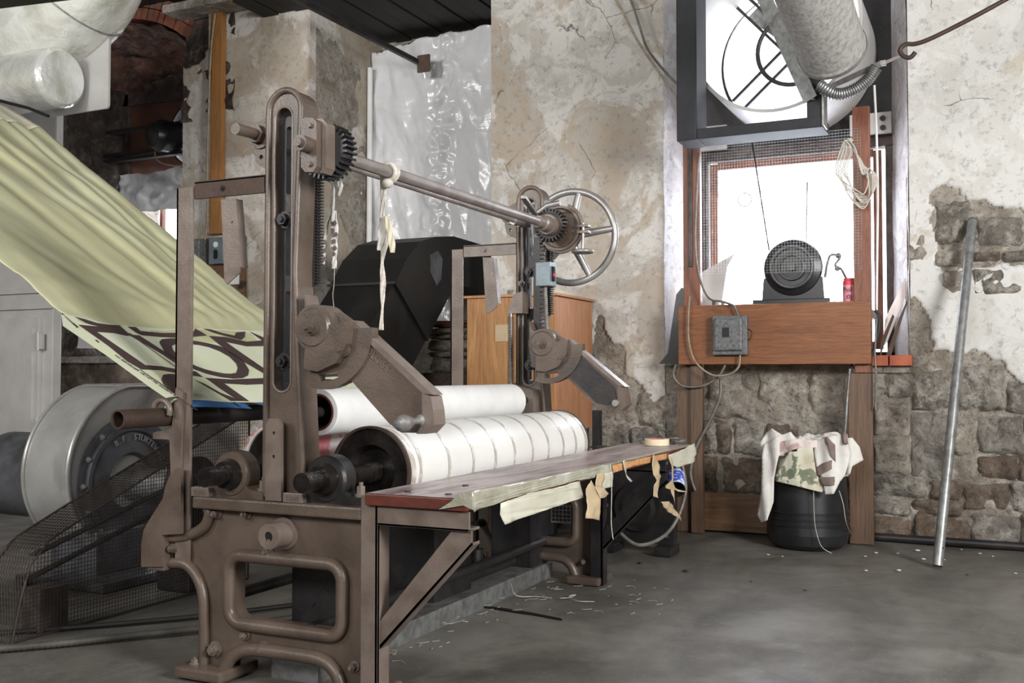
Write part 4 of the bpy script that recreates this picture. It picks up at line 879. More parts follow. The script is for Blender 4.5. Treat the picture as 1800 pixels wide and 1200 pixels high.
rg = thing('knotted_rag', (XS, Yr, ZS-.03), 'long frayed cream rag knotted round shaft, hanging in front of black duct', 'rag')
m = MB(); m.torus((XS, Yr, ZS), (0, 1, .1), .034, .011, 24, 8); m.torus((XS, Yr+.02, ZS-.005), (0, 1, -.25), .034, .010, 24, 8); m.ball((XS, Yr-.01, ZS-.05), .026, (1, 1, .8)); obj('knot', m, 'rope', rg)
ribbon([(672,305),(674,340),(672,380),(676,420),(672,460),(673,500),(672,540),(670,580)], [10,9,8,14,5,11,4,8], 'rope', 'strip', rg, Y=Yr)
ribbon([(675,380),(672,410),(666,440)], [8,16,6], 'ragwhite', 'strip', rg, Y=Yr-.01)
ribbon([(678,380),(684,400),(688,425),(690,444)], [8,12,12,8], 'cream', 'strip', rg, Y=Yr-.02)
Yr2 = at(588, 300, X=XS).y+.25
rg2 = thing('spotted_rag', at(588, 305, Y=Yr2)[:], 'narrow cream rag with brown spots hanging beside the black gear', 'rag')
ribbon([(588,305),(587,340),(586,372)], [3,3,4], 'ragwhite', 'strip', rg2, Y=Yr2); ribbon([(592,308),(598,325),(596,345)], [5,9,3], 'ragwhite', 'strip', rg2, Y=Yr2)
ribbon([(586,370),(588,400),(587,430),(588,455),(587,472)], [9,12,12,7,9], 'ragwhite', 'strip', rg2, Y=Yr2); ribbon([(580,378),(574,400),(571,430),(569,465)], [5,5,7,4], 'ragwhite', 'strip', rg2, Y=Yr2)
for (a, b, w) in ((588,392,6),(585,405,5),(590,412,6),(587,424,5),(588,436,7),(586,446,5),(571,425,5),(571,440,5),(570,455,5)):
    ribbon([(a,b-4),(a+1,b),(a,b+4)], [w*.6,w,w*.6], 'ragbrown', 'brown_spot', rg2, Y=Yr2-.008)
m = MB(); m.tube(smoothpath([at(588,472,Y=Yr2), at(587,500,Y=Yr2), at(585,520,Y=Yr2), at(588,548,Y=Yr2)], 6), .0016, 5); obj('loose_thread', m, 'rope', rg2)
# ============================================================= BLOWER, GUARD, CABINET, DUCTS AT LEFT
bl = thing('scroll_blower', (-4.8, 4.5, 0), 'big round grey scroll blower on a pedestal under the canvas', 'blower')
yc, zc = 4.50, .57
def scroll(a): return .50+.10*max(0, math.sin(a*.5-.2))
sp = [(yc-(.40+.15*(i/30)**2)*math.cos(R(-60+150*i/30))*1.0, zc+(.40+.15*(i/30)**2)*math.sin(R(-60+150*i/30))) for i in range(31)]
sp = sp+[(yc+1.0, zc+.55), (yc+1.0, zc+.05), (yc+.40, zc-.05), (yc+.25, zc-.32)]
YZ = lambda a, b, d: (d, a, b)
m = MB(); m.prism(sp, -5.02, -4.66, f=YZ); sh = obj('scroll_housing', m, 'blower', bl)
for f_ in sh.data.polygons:
    if abs(f_.normal.x) < .2 and f_.center[1] < .3: f_.use_smooth = True
m = MB(); m.tube([(-4.655, a, b) for a, b in sp[:32]], .016, 8); m.tube([(-5.0, a, b) for a, b in sp[:32]], .014, 8); obj('housing_rim', m, 'blower', sh)
m = MB(); m.lathe((-4.66, yc+.02, zc-.01), (1, 0, 0), [(-.01, .38), (.012, .38), (.015, .36), (.015, .33), (.035, .325), (.035, .30), (.02, .29), (.028, .17), (-.02, .14), (-.02, .0)], 64); fc = obj('face_plate', m, 'blowerdark', bl)
m = MB()
for i in range(14):
    a = 2*PI*i/14; hexbolt(m, (-4.645, yc+.02+.345*math.cos(a), zc-.01+.345*math.sin(a)), (1, 0, 0), .012, .015)
obj('face_bolt', m, 'blower', fc)
m = MB(); m.lathe((-4.68, yc+.06, zc-.02), (1, 0, 0), [(0, .11), (.08, .105), (.08, .085), (.38, .085), (.38, .10), (.42, .10), (.42, 0)], 36); obj('hub', m, 'galv', bl)
word = 'B.F. STURTEVANT CO.'
for i, ch in enumerate(word):
    if ch == ' ': continue
    a = R(118-i*6.6); c_ = Vector((-4.628, yc+.02+.245*math.cos(a), zc-.01+.245*math.sin(a))); text('cast_letter', ch, 'blower', .05, frame_mtx(c_, (0, math.sin(a), -math.cos(a)), (0, math.cos(a), math.sin(a))), fc, .003)
m = MB(); m.box((-4.98, 4.25, .04), (-4.62, 4.65, .30), .02); m.box((-5.1, 4.1, 0), (-4.4, 4.85, .05), .015); obj('pedestal', m, 'blowerdark', bl)
m = MB(); m.cyl((-4.26, yc+.06, zc-.02), (-4.16, yc+.06, zc-.02), .17, n=40); m.cyl((-4.4, yc+.06, zc-.02), (-4.1, yc+.06, zc-.02), .03); obj('belt_pulley', m, 'blackiron', bl)
m = MB(); m.lathe((-5.02, yc, zc), (-1, 0, 0), [(0, .34), (.25, .26), (.6, .26)], 40); obj('inlet_cone', m, 'blowerdark', bl)
mo = thing('drive_motor', (-4.5, 3.1, 0), 'black motor with spoked pulley at the left edge beside the mesh guard', 'motor')
m = MB(); m.lathe((-5.2, 3.12, .42), (1, 0, 0), [(0, 0), (0, .22), (.04, .25), (.62, .25), (.66, .22), (.66, 0)], 36); obj('motor_body', m, 'blackiron', mo)
m = MB(); m.box((-5.15, 2.9, 0), (-4.55, 3.4, .22), .02); obj('motor_foot', m, 'blackiron', mo)
m = MB(); m.torus((-4.42, 3.12, .42), (1, 0, 0), .20, .035, 40, 10)
for i in range(4): a = i*PI/2+.5; m.bar((-4.42, 3.12, .42), (-4.42, 3.12+.2*math.cos(a), .42+.2*math.sin(a)), .03, .05)
m.cyl((-4.5, 3.12, .42), (-4.38, 3.12, .42), .05); obj('spoked_pulley', m, 'blowerdark', mo)
m = MB()
for s_ in (1, -1): m.bar((-4.08, 3.38, .30+.05*s_), (-4.08, 4.45, .58+.05*s_), .05, .008)
obj('drive_belt', m, 'rubber', mo)
# belt guard
gd = thing('belt_guard', (-4.05, 3.7, 0), 'rusty expanded metal and wire mesh belt guard sloping up to the machine', 'mesh guard')
path = [(-.0, 3.17, .0), (0, 3.24, .30), (0, 3.30, .40), (0, 3.42, .46), (0, 4.75, .97)]
LP = [Vector(p) for p in path]; cum = [0]
for a, b in zip(LP, LP[1:]): cum.append(cum[-1]+(b-a).length)
def gp(u, d):
    d = max(0, min(cum[-1]-1e-6, d)); i = max(k for k in range(len(cum)-1) if cum[k] <= d); t_ = (d-cum[i])/(cum[i+1]-cum[i]); p = LP[i].lerp(LP[i+1], t_)
    return Vector((-4.17+.22*u, p.y, p.z))
m = MB(); nd = 12; ln = .052; k_ = int(cum[-1]/ln)
for j in range(k_):
    for i in range(nd):
        for (a, b, c_, d_) in ((i, j, i+.5, j+.5), (i+.5, j+.5, i+1, j), (i, j+1, i+.5, j+.5), (i+.5, j+.5, i+1, j+1)):
            m.bar(gp(a/nd, b*ln), gp(c_/nd, d_*ln), .0035, .0025)
obj('expanded_metal', m, 'blackrust', gd, split=False)['kind'] = 'stuff'
def gtop(y): 
    for a, b in zip(LP, LP[1:]):
        if a.y <= y <= b.y: return a.z+(b.z-a.z)*(y-a.y)/(b.y-a.y)
    return 0
m = MB(); s_ = .019; y = 3.2
while y < 4.74:
    m.bar((-3.945, y, .015), (-3.945, y, max(.03, gtop(y))), .0022, .0022); y += s_
z = .015
while z < .96:
    ys = 3.17+max(0, (z/.46))*.16 if z < .46 else 3.42+(z-.46)/.51*1.33
    m.bar((-3.945, ys, z), (-3.945, 4.74, z), .0022, .0022); z += s_
obj('wire_mesh', m, 'blackrust', gd, split=False)['kind'] = 'stuff'
m = MB(); m.tube([gp(1, d) for d in [0, .2, .35, .5, .8, 1.2, cum[-1]-.001]], .006, 6); m.tube([gp(0, d) for d in [0, .2, .35, .5, .8, 1.2, cum[-1]-.001]], .006, 6); m.tube([(-3.945, 3.17, .01), (-3.945, 4.74, .01)], .006, 6); m.tube([(-3.945, 4.74, .01), (-3.945, 4.74, .96)], .006, 6); obj('edge_wire', m, 'blackrust', gd)
m = MB(); m.box((-4.12, 3.36, 0), (-4.0, 3.52, .20), .004); one('wooden_block', m, 'darkwood', 'small brown wooden block standing inside the mesh guard', 'block', (-4.06, 3.44, 0))
m = MB(); m.box((-4.22, 4.3, 0), (-3.98, 4.6, .55), .02); one('guard_housing', m, 'blackiron', 'black steel housing standing inside the far end of mesh guard', 'housing', (-4.1, 4.45, 0))
# cabinet
cb2 = thing('metal_cabinet', (-8.2, 7.1, 0), 'tall light grey metal cabinet with hinged door at left edge', 'cabinet')
m = MB(); m.box((-9.6, 6.8, 0), (-7.98, 6.90, 2.6), .01); bd = obj('cabinet_body', m, 'cab', cb2)
def PY(px, py, Y=6.8): p = at(px, py, Y=Y); return p.x, p.z
x1, z1 = PY(75, 572); x0, z0 = PY(72, 790)
m = MB(); m.box((-9.5, 6.76, .42), (x1+.0, 6.80, 1.72), .008); dor = obj('door', m, 'cab', cb2)
m = MB(); m.prism(rr(-9.42, .50, x1-.08, 1.62, .01), 6.745, 6.762); obj('door_panel', m, 'cab', dor)
for z in (.62, 1.42):
    m = MB(); m.box((x1-.02, 6.735, z), (x1+.07, 6.765, z+.15), .003); m.cyl((x1+.025, 6.73, z-.01), (x1+.025, 6.73, z+.16), .014, n=12); obj('hinge', m, 'cab', dor)
m = MB(); m.box((-9.5, 6.77, 1.95), (-7.98, 6.80, 2.0), .004); m.box((-9.5, 6.77, 1.80), (-7.98, 6.8, 1.83), .004); m.box((-9.5, 6.77, .25), (-7.98, 6.8, .32), .004); obj('seam_strip', m, 'cab', bd)
m = MB(); m.grid(lambda u, v: (-9.4+u*1.5, 5.9+v*.9, .28*math.sin(PI*min(1, v*1.1))*(.7+.5*fb((u*4, v*3, 0), 2, 4))), 40, 24); one('lint_pile', m, 'kraft', 'heap of tan lint and dust on floor before the grey cabinet', 'lint', (-8.6, 6.3, 0))['kind'] = 'stuff'
m = MB(); m.box((-9.0, 6.82, 2.6), (at(112, 260, Y=6.9).x, 6.9, 4.2), .02); one('duct_riser', m, 'cab', 'square grey duct standing on the cabinet up to the round elbow', 'duct', (-8, 7.2, 2.6))
# big wrapped duct: elbow over a lower run
du = thing('round_duct', (-7.4, 5.9, 3.7), 'fat silver wrapped duct elbow high in the left corner', 'duct')
el = smoothpath([(-9.4, 5.9, 3.95), (-8.0, 5.85, 3.95), (-7.05, 5.8, 3.98), (-6.42, 5.75, 4.25), (-6.28, 5.7, 4.75), (-6.28, 5.7, 5.2)], 10)
m = MB(); m.tube(el, .40, 48); o_ = obj('elbow', m, 'duct', du)
m = MB(); m.tube([p for p in smoothpath([(-9.4, 5.6, 3.47), (-8.0, 5.6, 3.47), (-6.9, 5.6, 3.49), (-6.5, 5.6, 3.48)], 8)], [.23]*24+[.2], 36); obj('lower_run', m, 'duct', du)
m = MB(); m.prism(rr(-6.95, 3.28, -6.30, 3.86, .03), 5.86, 5.88); obj('end_plate', m, 'cab', du)
for c_, r_ in ((Vector((-7.35, 5.82, 3.96)), .405), (Vector((-6.55, 5.76, 4.15)), .408)):
    m = MB(); m.torus(c_, (1, 0, .1) if r_ < .406 else (1, 0, .9), r_, .006, 56, 6); obj('seam_band', m, 'galv', du)
m = MB(); m.box((-8.2, 4.0, 3.72), (-4.6, 4.25, 3.95), .01, Matrix.Rotation(0, 4, 'Z')); one('black_beam', m, 'black', 'black beam end crossing the top left corner before the duct', 'beam', (-7, 4.1, 3.72)) if False else m.b.free()
p0, p1 = at(-40, 6, Y=4.2), at(118, -14, Y=4.2)
m = MB(); m.bar(p0, p1, .12, .05, .004); one('dark_bar', m, 'black', 'black bar crossing the extreme top left corner', 'bar', p0)
m = MB(); m.tube([at(-20, 172, Y=5.3), at(50, 190, Y=5.3), at(85, 204, Y=5.3)], .012, 8); one('roller_end_rod', m, 'black', 'thin black rod between canvas top and wrapped duct', 'rod', at(50, 190, Y=5.3))
# floor hoses at left
flex([(-4.6, 2.7, .02), (-3.95, 3.0, .02), (-3.5, 3.5, .02), (-3.0, 4.2, .02), (-2.7, 5.2, .02)], .018, 'flexible_hose', 'hose', None, origin=(-3.5, 3.5, 0)); tag(bpy.data.objects['flexible_hose'], 'ribbed grey hose curving on floor in front of the mesh guard', 'hose')
m = MB(); m.tube(smoothpath([(-4.3, 3.1, .012), (-3.8, 3.6, .012), (-3.4, 4.1, .012), (-2.95, 4.9, .012), (-2.8, 5.5, .012)], 8), .012, 8); one('floor_cable', m, 'rubber', 'thin black cable on floor behind the ribbed hose', 'cable', (-3.8, 3.6, 0))
# ---- batten, backing board and boxes on the left pier
m = MB(); a_, b_ = at(378, 412, Y=7.76), at(392, 15, Y=7.76); m.box((a_.x-.03, 7.72, a_.z), (a_.x+.10, 7.78, b_.z+.3), .004); one('wall_batten', m, 'orangewood', 'orange vertical wooden batten on left wall pier', 'batten', (a_.x, 7.75, a_.z))
m = MB(); m.box((a_.x-.06, 7.71, a_.z), (a_.x-.04, 7.78, b_.z+.2), .003); m.tube(smoothpath([(a_.x+.03, 7.70, 4.7), (a_.x-.02, 7.70, 4.3), (a_.x-.05, 7.70, 3.4), (a_.x-.05, 7.70, 2.6), (a_.x-.16, 7.7, 2.35)], 8), .010, 7); one('batten_wire', m, 'cable', 'brown wire and strip running down beside the orange batten', 'wire', (a_.x, 7.7, a_.z))
p, q = at(352, 520, Y=7.74), at(430, 414, Y=7.74)
bb = thing('backing_board', (p.x, 7.74, p.z), 'brown wooden backing board with outlet box on left wall pier', 'board')
m = MB(); m.box((p.x, 7.73, p.z-.2), (q.x, 7.77, q.z), .004); obj('board', m, 'oldwoodx', bb)
p, q = at(373, 465, Y=7.70), at(398, 418, Y=7.70); m = MB(); m.box((p.x, 7.65, p.z), (q.x, 7.73, q.z), .006); ob = obj('outlet_box', m, 'bluebox', bb)
c_ = ((p.x+q.x)/2, (p.z+q.z)/2); m = MB(); m.cyl((c_[0], 7.645, c_[1]+.06), (c_[0], 7.652, c_[1]+.06), .028); obj('round_sticker', m, 'white', ob)
m = MB(); m.prism(rr(c_[0]-.024, c_[1]-.08, c_[0]+.024, c_[1]+.012, .02), 7.645, 7.652); obj('socket', m, 'black', ob)
p, q = at(400, 500, Y=7.72), at(420, 468, Y=7.72); m = MB(); m.box((p.x, 7.72, p.z), (q.x, 7.728, q.z)); obj('paper_note', m, 'white', bb)
p, q = at(342, 470, Y=7.66), at(358, 420, Y=7.66); m = MB(); m.box((p.x, 7.6, p.z), (q.x, 7.73, q.z), .006); obj('switch_box', m, 'greybox', bb)
# ============================================================= BLACK DUCT ELBOW, RUBBLE, PLYWOOD CABINET
bd = thing('black_duct', (-4.6, 7.2, 1.2), 'black rectangular duct elbow bending down from the plastic covered recess', 'duct')
XR = -4.25; sd_ = [(797,415),(770,416),(742,422),(718,450),(700,485),(695,497)]; D1 = [(lambda p: (p.y, p.z))(at(a, b, X=XR)) for a, b in sd_]
o_out = [(8.7, 2.36)]+[(lambda p: (p.y, p.z))(at(a, b, X=XR)) for a, b in ((797,415),(765,416),(740,424),(716,452),(695,497))]
o_in = [(lambda p: (p.y, p.z))(at(a, b, X=XR)) for a, b in ((751,597),(767,565),(800,500))]+[(8.7, 1.95)]
m = MB(); m.prism(o_out+o_in, XR-.62, XR, f=YZ); up_ = obj('elbow_section', m, 'ductblk', bd)
lo_ = [(lambda p: (p.y, p.z))(at(a, b, X=XR)) for a, b in ((695,497),(651,575),(585,690),(560,740),(670,745),(722,652),(751,597))]
m = MB(); m.prism(lo_, XR-.60, XR-.01, f=YZ); obj('lower_section', m, 'ductblk', bd)
m = MB(); a0 = at(695, 497, X=XR); a1 = at(751, 597, X=XR); m.bar((XR+.004, a0.y, a0.z), (XR+.004, a1.y, a1.z), .02, .03); m.bar((XR-.63, a0.y-.012, a0.z), (XR+.01, a0.y-.012, a0.z), .03, .02); obj('joint_flange', m, 'ductblk', bd)
m = MB(); pp = [(lambda p: (p.y, p.z))(at(a, b, X=XR+.003)) for a, b in ((756,448),(770,440),(778,455),(776,490),(768,502),(757,478))]; m.prism(pp, XR+.001, XR+.003, f=YZ); obj('bare_patch', m, 'blowerdark', bd)
# loose slabs on the ledge right of the duct
m = MB(); m.box((-4.6, 7.9, 1.15), (-3.9, 9.0, 1.2)); 
m.grid(lambda u, v: (-5.78+u*1.9, 7.84-.03*fb((u*3, v*2, 1), 3, 5), v*1.2), 60, 30); struct('apron_skin', m, 'stoneb', wall)
zz = 1.2
for i, (w, h, c_) in enumerate(((.75, .13, 'stone'), (.62, .05, 'mortar'), (.70, .10, 'mortar'), (.55, .045, 'stone'), (.72, .05, 'mortar'), (.65, .06, 'brick'))):
    m = MB(); x0 = -4.55+random.random()*.1; sd = i*7.1
    m.grid(lambda u, v: (x0+u*w, 7.84+.06*fb((u*3+sd, v, 0), 2, 3)-.06*math.sin(PI*v)**.5, zz+v*h), 24, 8); m.box((x0+.02, 7.86, zz), (x0+w-.02, 8.5, zz+h-.005), .01)
    sl_ = one('ledge_slab', m, c_, '', 'slab', (x0, 8, zz), 'slabs stacked on the ledge'); sl_['label'] = ['thick rough grey slab, lowest on the ledge beside the black duct', 'thin pale slab second from the bottom beside the black duct', 'thick pale slab in the middle of the ledge pile', 'thin grey slab above the thick pale one on the ledge', 'pale slab just below the brick layer on the ledge', 'reddish brick layer topping the slab pile on the ledge'][i]; zz += h+.004
pc = thing('plywood_cabinet', (-3.3, 7.4, 0), 'orange fir plywood cabinet with black base behind the far column', 'cabinet')
m = MB(); m.box((-3.72, 7.02, .75), (-2.99, 7.78, 1.775), .004); bx = obj('cabinet_box', m, 'ply', pc)
m = MB(); m.box((-2.992, 7.03, .76), (-2.97, 7.77, 1.77), .002); obj('side_panel', m, 'ply2', bx)
m = MB(); m.box((-3.74, 7.0, 1.775), (-2.95, 7.79, 1.795), .003); obj('lid', m, 'ply2', bx)
p, q = at(870, 600, Y=7.01), at(897, 570, Y=7.01); m = MB(); m.box((p.x, 7.014, p.z), (q.x, 7.02, q.z)); obj('paper_note', m, 'kraft', bx)
for x in (-3.68, -3.06):
    for y in (7.06, 7.72): m = MB(); m.box((x, y-.03, 0), (x+.07, y+.03, .75), .004); obj('leg', m, 'blackiron', pc)
m = MB(); m.box((-3.6, 7.15, .02), (-3.1, 7.7, .72), .01); obj('base_unit', m, 'blackiron', pc)
m = MB(); m.box((-3.22, 7.25, 1.796), (-3.02, 7.38, 1.835), .006); one('foam_block', m, 'cream', 'small cream block lying on top of the plywood cabinet', 'block', (-3.12, 7.3, 1.796))
m = MB(); m.box((-2.66, 6.95, 0), (-2.60, 7.0, .93), .004); one('steel_stand', m, 'blackiron', 'thin dark steel stand between plywood cabinet and the wall', 'stand', (-2.6, 7, 0))
# dark rear plate and its gear under the bench end
rp = thing('pump_unit', (-2.15, 6.6, 0), 'dark steel plate unit on feet beneath the far bench end', 'machine')
m = MB(); m.box((-2.5, 6.60, .06), (-1.945, 6.66, .70), .004); pt_ = obj('side_plate', m, 'blackiron', rp)
m = MB()
for x, z in ((-2.42, .3), (-2.42, .15), (-2.0, .12), (-2.0, .6)): m.cyl((x, 6.60, z), (x, 6.592, z), .012, n=10)
obj('rivet', m, 'galv', pt_)
for x in (-2.45, -2.06): m = MB(); m.box((x, 6.5, 0), (x+.12, 6.7, .06), .006); obj('foot', m, 'blackiron', rp)
m = MB(); m.lathe((-2.2, 6.6, .3), (0, -1, 0), [(0, .16), (.02, .16), (.02, .13), (.03, .1), (.03, 0)], 32); obj('round_cover', m, 'blackiron', rp)
flex([(-2.10, 5.80, .30), (-1.98, 5.95, .16), (-1.86, 6.2, .22), (-1.80, 6.35, .45), (-1.86, 6.4, .70), (-1.9, 6.45, .74)], .013, 'flexible_conduit_loop', 'conduit', None, origin=(-1.9, 6.2, .2)); tag(bpy.data.objects['flexible_conduit_loop'], 'curved ribbed conduit hanging beneath the far end of bench', 'conduit')
m = MB(); m.cyl((-2.62, 5.05, .09), (-2.62, 5.05, .23), .05, .045, n=10); one('wooden_spool', m, 'blackiron', 'dark stub standing on the grey beam under the bench', 'stub', (-2.62, 5.05, .085))
m = MB()
for i in range(26): m.bar((-3.0+i*.03, 7.0, .1), (-3.0+i*.03, 7.0, .66), .003, .003)
for i in range(19): m.bar((-3.0, 7.0, .1+i*.03), (-2.25, 7.0, .1+i*.03), .003, .003)
m.tube([(-3.0, 7, .1), (-2.25, 7, .1), (-2.25, 7, .66), (-3.0, 7, .66)], .008, 6, closed=True); one('wire_basket', m, 'galv', 'square wire mesh panel standing behind the machine legs', 'mesh panel', (-2.6, 7.0, .1))
# ============================================================= WINDOW STAND AND WHAT IT CARRIES
ws = thing('window_stand', (-1.5, 7.6, 0), 'rough timber stand with wide brown board in front of the window', 'stand')
m = MB(); m.box((-2.175, 7.50, 1.262), (-.80, 7.54, 1.702), .004); obj('front_board', m, 'board', ws)
for x0, x1, z0, z1, mt, y0 in ((-2.15, -2.02, 1.66, 3.0, 'post', 7.56), (-2.22, -2.10, 0, 1.27, 'oldwood', 7.60), (-2.10, -2.01, 0, 1.3, 'oldwood', 7.56), (-.915, -.80, 1.2, 3.085, 'post', 7.56), (-.96, -.80, 0, 1.195, 'oldwood', 7.56)):
    m = MB(); m.box((x0, y0, z0), (x1, y0+.06, z1), .004); obj('post', m, mt, ws)
m = MB(); m.box((-2.24, 7.62, .02), (-.82, 7.66, .30), .004); obj('bottom_board', m, 'oldwoodx', ws)
m = MB(); m.box((-2.1, 7.54, 1.60), (-.82, 8.2, 1.66), .004); m.box((-2.1, 7.56, 1.5), (-.82, 7.62, 1.6)); obj('shelf', m, 'oldwoodx', ws)
m = MB(); m.box((-2.11, 7.545, 2.0), (-2.075, 7.56, 2.9), .003); obj('worn_strip', m, 'darkwood', ws)
m = MB(); X0_, X1_, Z0_, Z1_ = -2.03, -.86, 1.93, 2.93; n = int((X1_-X0_)/.021)
for i in range(n+1): x = X0_+(X1_-X0_)*i/n; m.bar((x, 7.555, Z0_+(.0 if x > -1.85 else .0)), (x, 7.555, Z1_), .0014, .0014)
n = int((Z1_-Z0_)/.021)
for i in range(n+1): z = Z0_+(Z1_-Z0_)*i/n; m.bar((X0_, 7.556, z), (X1_, 7.556, z), .0014, .0014)
obj('wire_screen', m, 'galv', ws, split=False)['kind'] = 'stuff'
em = thing('electric_motor', (-1.36, 7.85, 1.66), 'black electric motor on the timber shelf against the bright window', 'motor')
m = MB(); m.lathe((-1.37, 7.70, 1.98), (0, 1, 0), [(0, 0), (0, .08), (.01, .10), (.01, .16), (.03, .205), (.05, .215), (.30, .215), (.33, .19), (.35, .1), (.35, 0)], 48); obj('motor_body', m, 'plastic_blk', em)
m = MB(); m.torus((-1.37, 7.69, 1.98), (0, 1, 0), .15, .012, 40, 8); m.torus((-1.37, 7.69, 1.98), (0, 1, 0), .09, .010, 32, 8); m.cyl((-1.37, 7.66, 1.98), (-1.37, 7.7, 1.98), .03); obj('end_rings', m, 'blowerdark', em)
m = MB(); m.prism([(-1.60, 1.70), (-1.14, 1.70), (-1.155, 1.90), (-1.22, 1.95), (-1.52, 1.95), (-1.585, 1.90)], 7.74, 8.0); m.box((-1.72, 7.66, 1.66), (-1.08, 8.05, 1.705), .006); m.box((-1.66, 7.7, 1.70), (-1.10, 8.02, 1.745), .006); obj('motor_base', m, 'plastic_blk', em)
m = MB(); m.tube(smoothpath([(-1.14, 7.75, 1.90), (-1.10, 7.72, 2.05), (-1.03, 7.72, 2.04), (-1.06, 7.7, 1.98), (-1.02, 7.7, 1.95), (-.97, 7.68, 1.86), (-.90, 7.66, 1.80)], 8), .009, 7); m.ball((-1.04, 7.72, 2.05), .022); m.ball((-1.045, 7.7, 1.955), .02); obj('lead_wire', m, 'conduit', em)
for a, b, c_, d_ in ((1352, 440, 1322, 250), (1417, 425, 1419, 320)):
    m = MB(); m.tube([at(a, b, Y=7.82), at(c_, d_, Y=7.82 if c_ > 1400 else 7.45)], .006, 6); 
    one('sash_line', m, 'blackiron' if c_ < 1400 else 'galv', 'dark cord running from the black motor up to the fan frame' if c_ < 1400 else 'pale short chain standing above the black motor', 'cord', at(a, b, Y=7.82))
m = MB(); c_ = at(1309, 351, Y=7.9); m.torus(c_, (0, 1, 0), .052, .0035, 36, 6); m.tube([c_+Vector((0, 0, .052)), Vector((c_.x, 7.9, 2.95))], .0006, 4); one('wire_ring', m, 'conduit', 'thin wire ring hanging in front of the bright window', 'ring', c_)
# red can
rc = thing('red_can', (-.965, 7.62, 1.66), 'red spray can with pink handwritten label beside the right post', 'can')
m = MB(); m.lathe((-.955, 7.64, 1.66), (0, 0, 1), [(0, 0), (0, .045), (.19, .045), (.20, .04), (.215, .04), (.215, 0)], 28); obj('can_body', m, 'red', rc)
m = MB(); m.lathe((-.955, 7.64, 1.66), (0, 0, 1), [(.045, .0458), (.165, .0458)], 28); obj('paper_label', m, 'pinklabel', rc)
text('handwriting', 'Pol', 'ink', .05, frame_mtx((-.965, 7.592, 1.775), (1, 0, 0), (0, 0, 1)), rc, .001); text('handwriting', ':0J', 'ink', .045, frame_mtx((-.955, 7.592, 1.725), (1, 0, 0), (0, 0, 1)), rc, .001)
# tin and bent sheet at the left of the window
m = MB(); m.lathe((-1.93, 7.75, 1.66), (0, 0, 1), [(0, 0), (0, .05), (.09, .05), (.09, 0)], 24); one('small_tin', m, 'galv', 'small rusty tin on the shelf behind the left post', 'tin', (-1.93, 7.75, 1.66))
m = MB(); poly = [at(a, b, Y=7.95) for a, b in ((1234,478),(1292,445),(1278,470),(1268,538),(1234,538))]; m.prism([(p.x, p.z) for p in poly], 7.95, 7.955); one('bent_sheet', m, 'cab', 'pale torn metal sheet leaning in the left of the window', 'sheet', poly[4])
p, q = at(1168, 640, Y=7.85), at(1204, 493, Y=7.85)
m = MB(); m.prism([(p.x+.02, 1.27), (-2.08, 1.27), (-2.10, 1.84), (-2.19, 1.85), (-2.23, 1.80), (-2.30, 1.35)], 7.64, 7.70); one('metal_cover', m, 'plastic_blk', 'glossy black panel leaning between wall and left post', 'panel', (-2.2, 7.67, 1.27))
# switch box and its conduits
p, q = at(1254, 624, Y=7.48), at(1315, 554, Y=7.48)
sb = thing('switch_box', (p.x, 7.48, p.z), 'grey cast switch box mounted on the brown board', 'switch box')
m = MB(); m.box((p.x, 7.44, p.z), (q.x, 7.50, q.z), .008); m.box((p.x+.02, 7.41, p.z+.03), (q.x-.03, 7.45, q.z-.02), .014); obj('box_body', m, 'greybox', sb)
m = MB(); m.box((p.x+.085, 7.405, p.z+.13), (p.x+.135, 7.412, p.z+.20)); obj('name_plate', m, 'blackiron', sb)
m = MB(); m.tube(smoothpath([(q.x, 7.46, q.z-.1), (q.x+.03, 7.45, q.z-.12), (q.x+.02, 7.45, q.z-.17), (q.x, 7.46, q.z-.18)], 6), .004, 6); obj('latch_wire', m, 'blackiron', sb)
Yc = 7.46
def wire(pts, r, mat, name, label, cat, Y=Yc, group=None):
    m = MB(); m.tube(smoothpath([at(a, b, Y=Y) for a, b in pts], 8), r, 8); return one(name, m, mat, label, cat, at(*pts[0], Y=Y), group)
wire([(1229,268),(1225,330),(1222,420),(1228,480),(1245,522),(1270,530),(1290,538),(1298,556)], .009, 'conduit', 'power_cable', 'grey cable running down left post into top of the switch box', 'cable')
wire([(1212,520),(1210,560),(1211,600),(1222,635),(1250,658),(1280,658),(1298,645),(1301,624)], .008, 'cable', 'loop_cable', 'tan cable looping below board up to the switch box', 'cable')
wire([(1188,640),(1184,660),(1200,678),(1235,678),(1262,662),(1275,640),(1276,626)], .010, 'conduit', 'loop_conduit', 'grey conduit drooping from the wall beneath the switch box', 'conduit', 7.53)
wire([(1267,665),(1265,700),(1248,740),(1225,785),(1214,830),(1222,862)], .012, 'conduit', 'drop_conduit', 'ribbed conduit dropping from the loop toward the bench end', 'conduit', 7.54)
wire([(1541,560),(1538,620),(1540,660),(1539,720)], .007, 'conduit', 'side_cable', 'thin grey cable hanging down along the right post', 'cable', 7.52)
wire([(1538,545),(1546,560),(1540,600),(1520,650),(1495,640)], .010, 'rubber', 'dark_cable', 'dark cable bent behind the right end of brown board', 'cable', 7.58)
p_ = [at(a, b, Y=7.55) for a, b in ((1494,648),(1490,690),(1487,740),(1484,775))]; flex([tuple(v) for v in p_], .011, 'armoured_conduit', 'galv', None, origin=p_[0]); tag(bpy.data.objects['armoured_conduit'], 'pale armoured conduit hanging from brown board behind the drum', 'conduit')
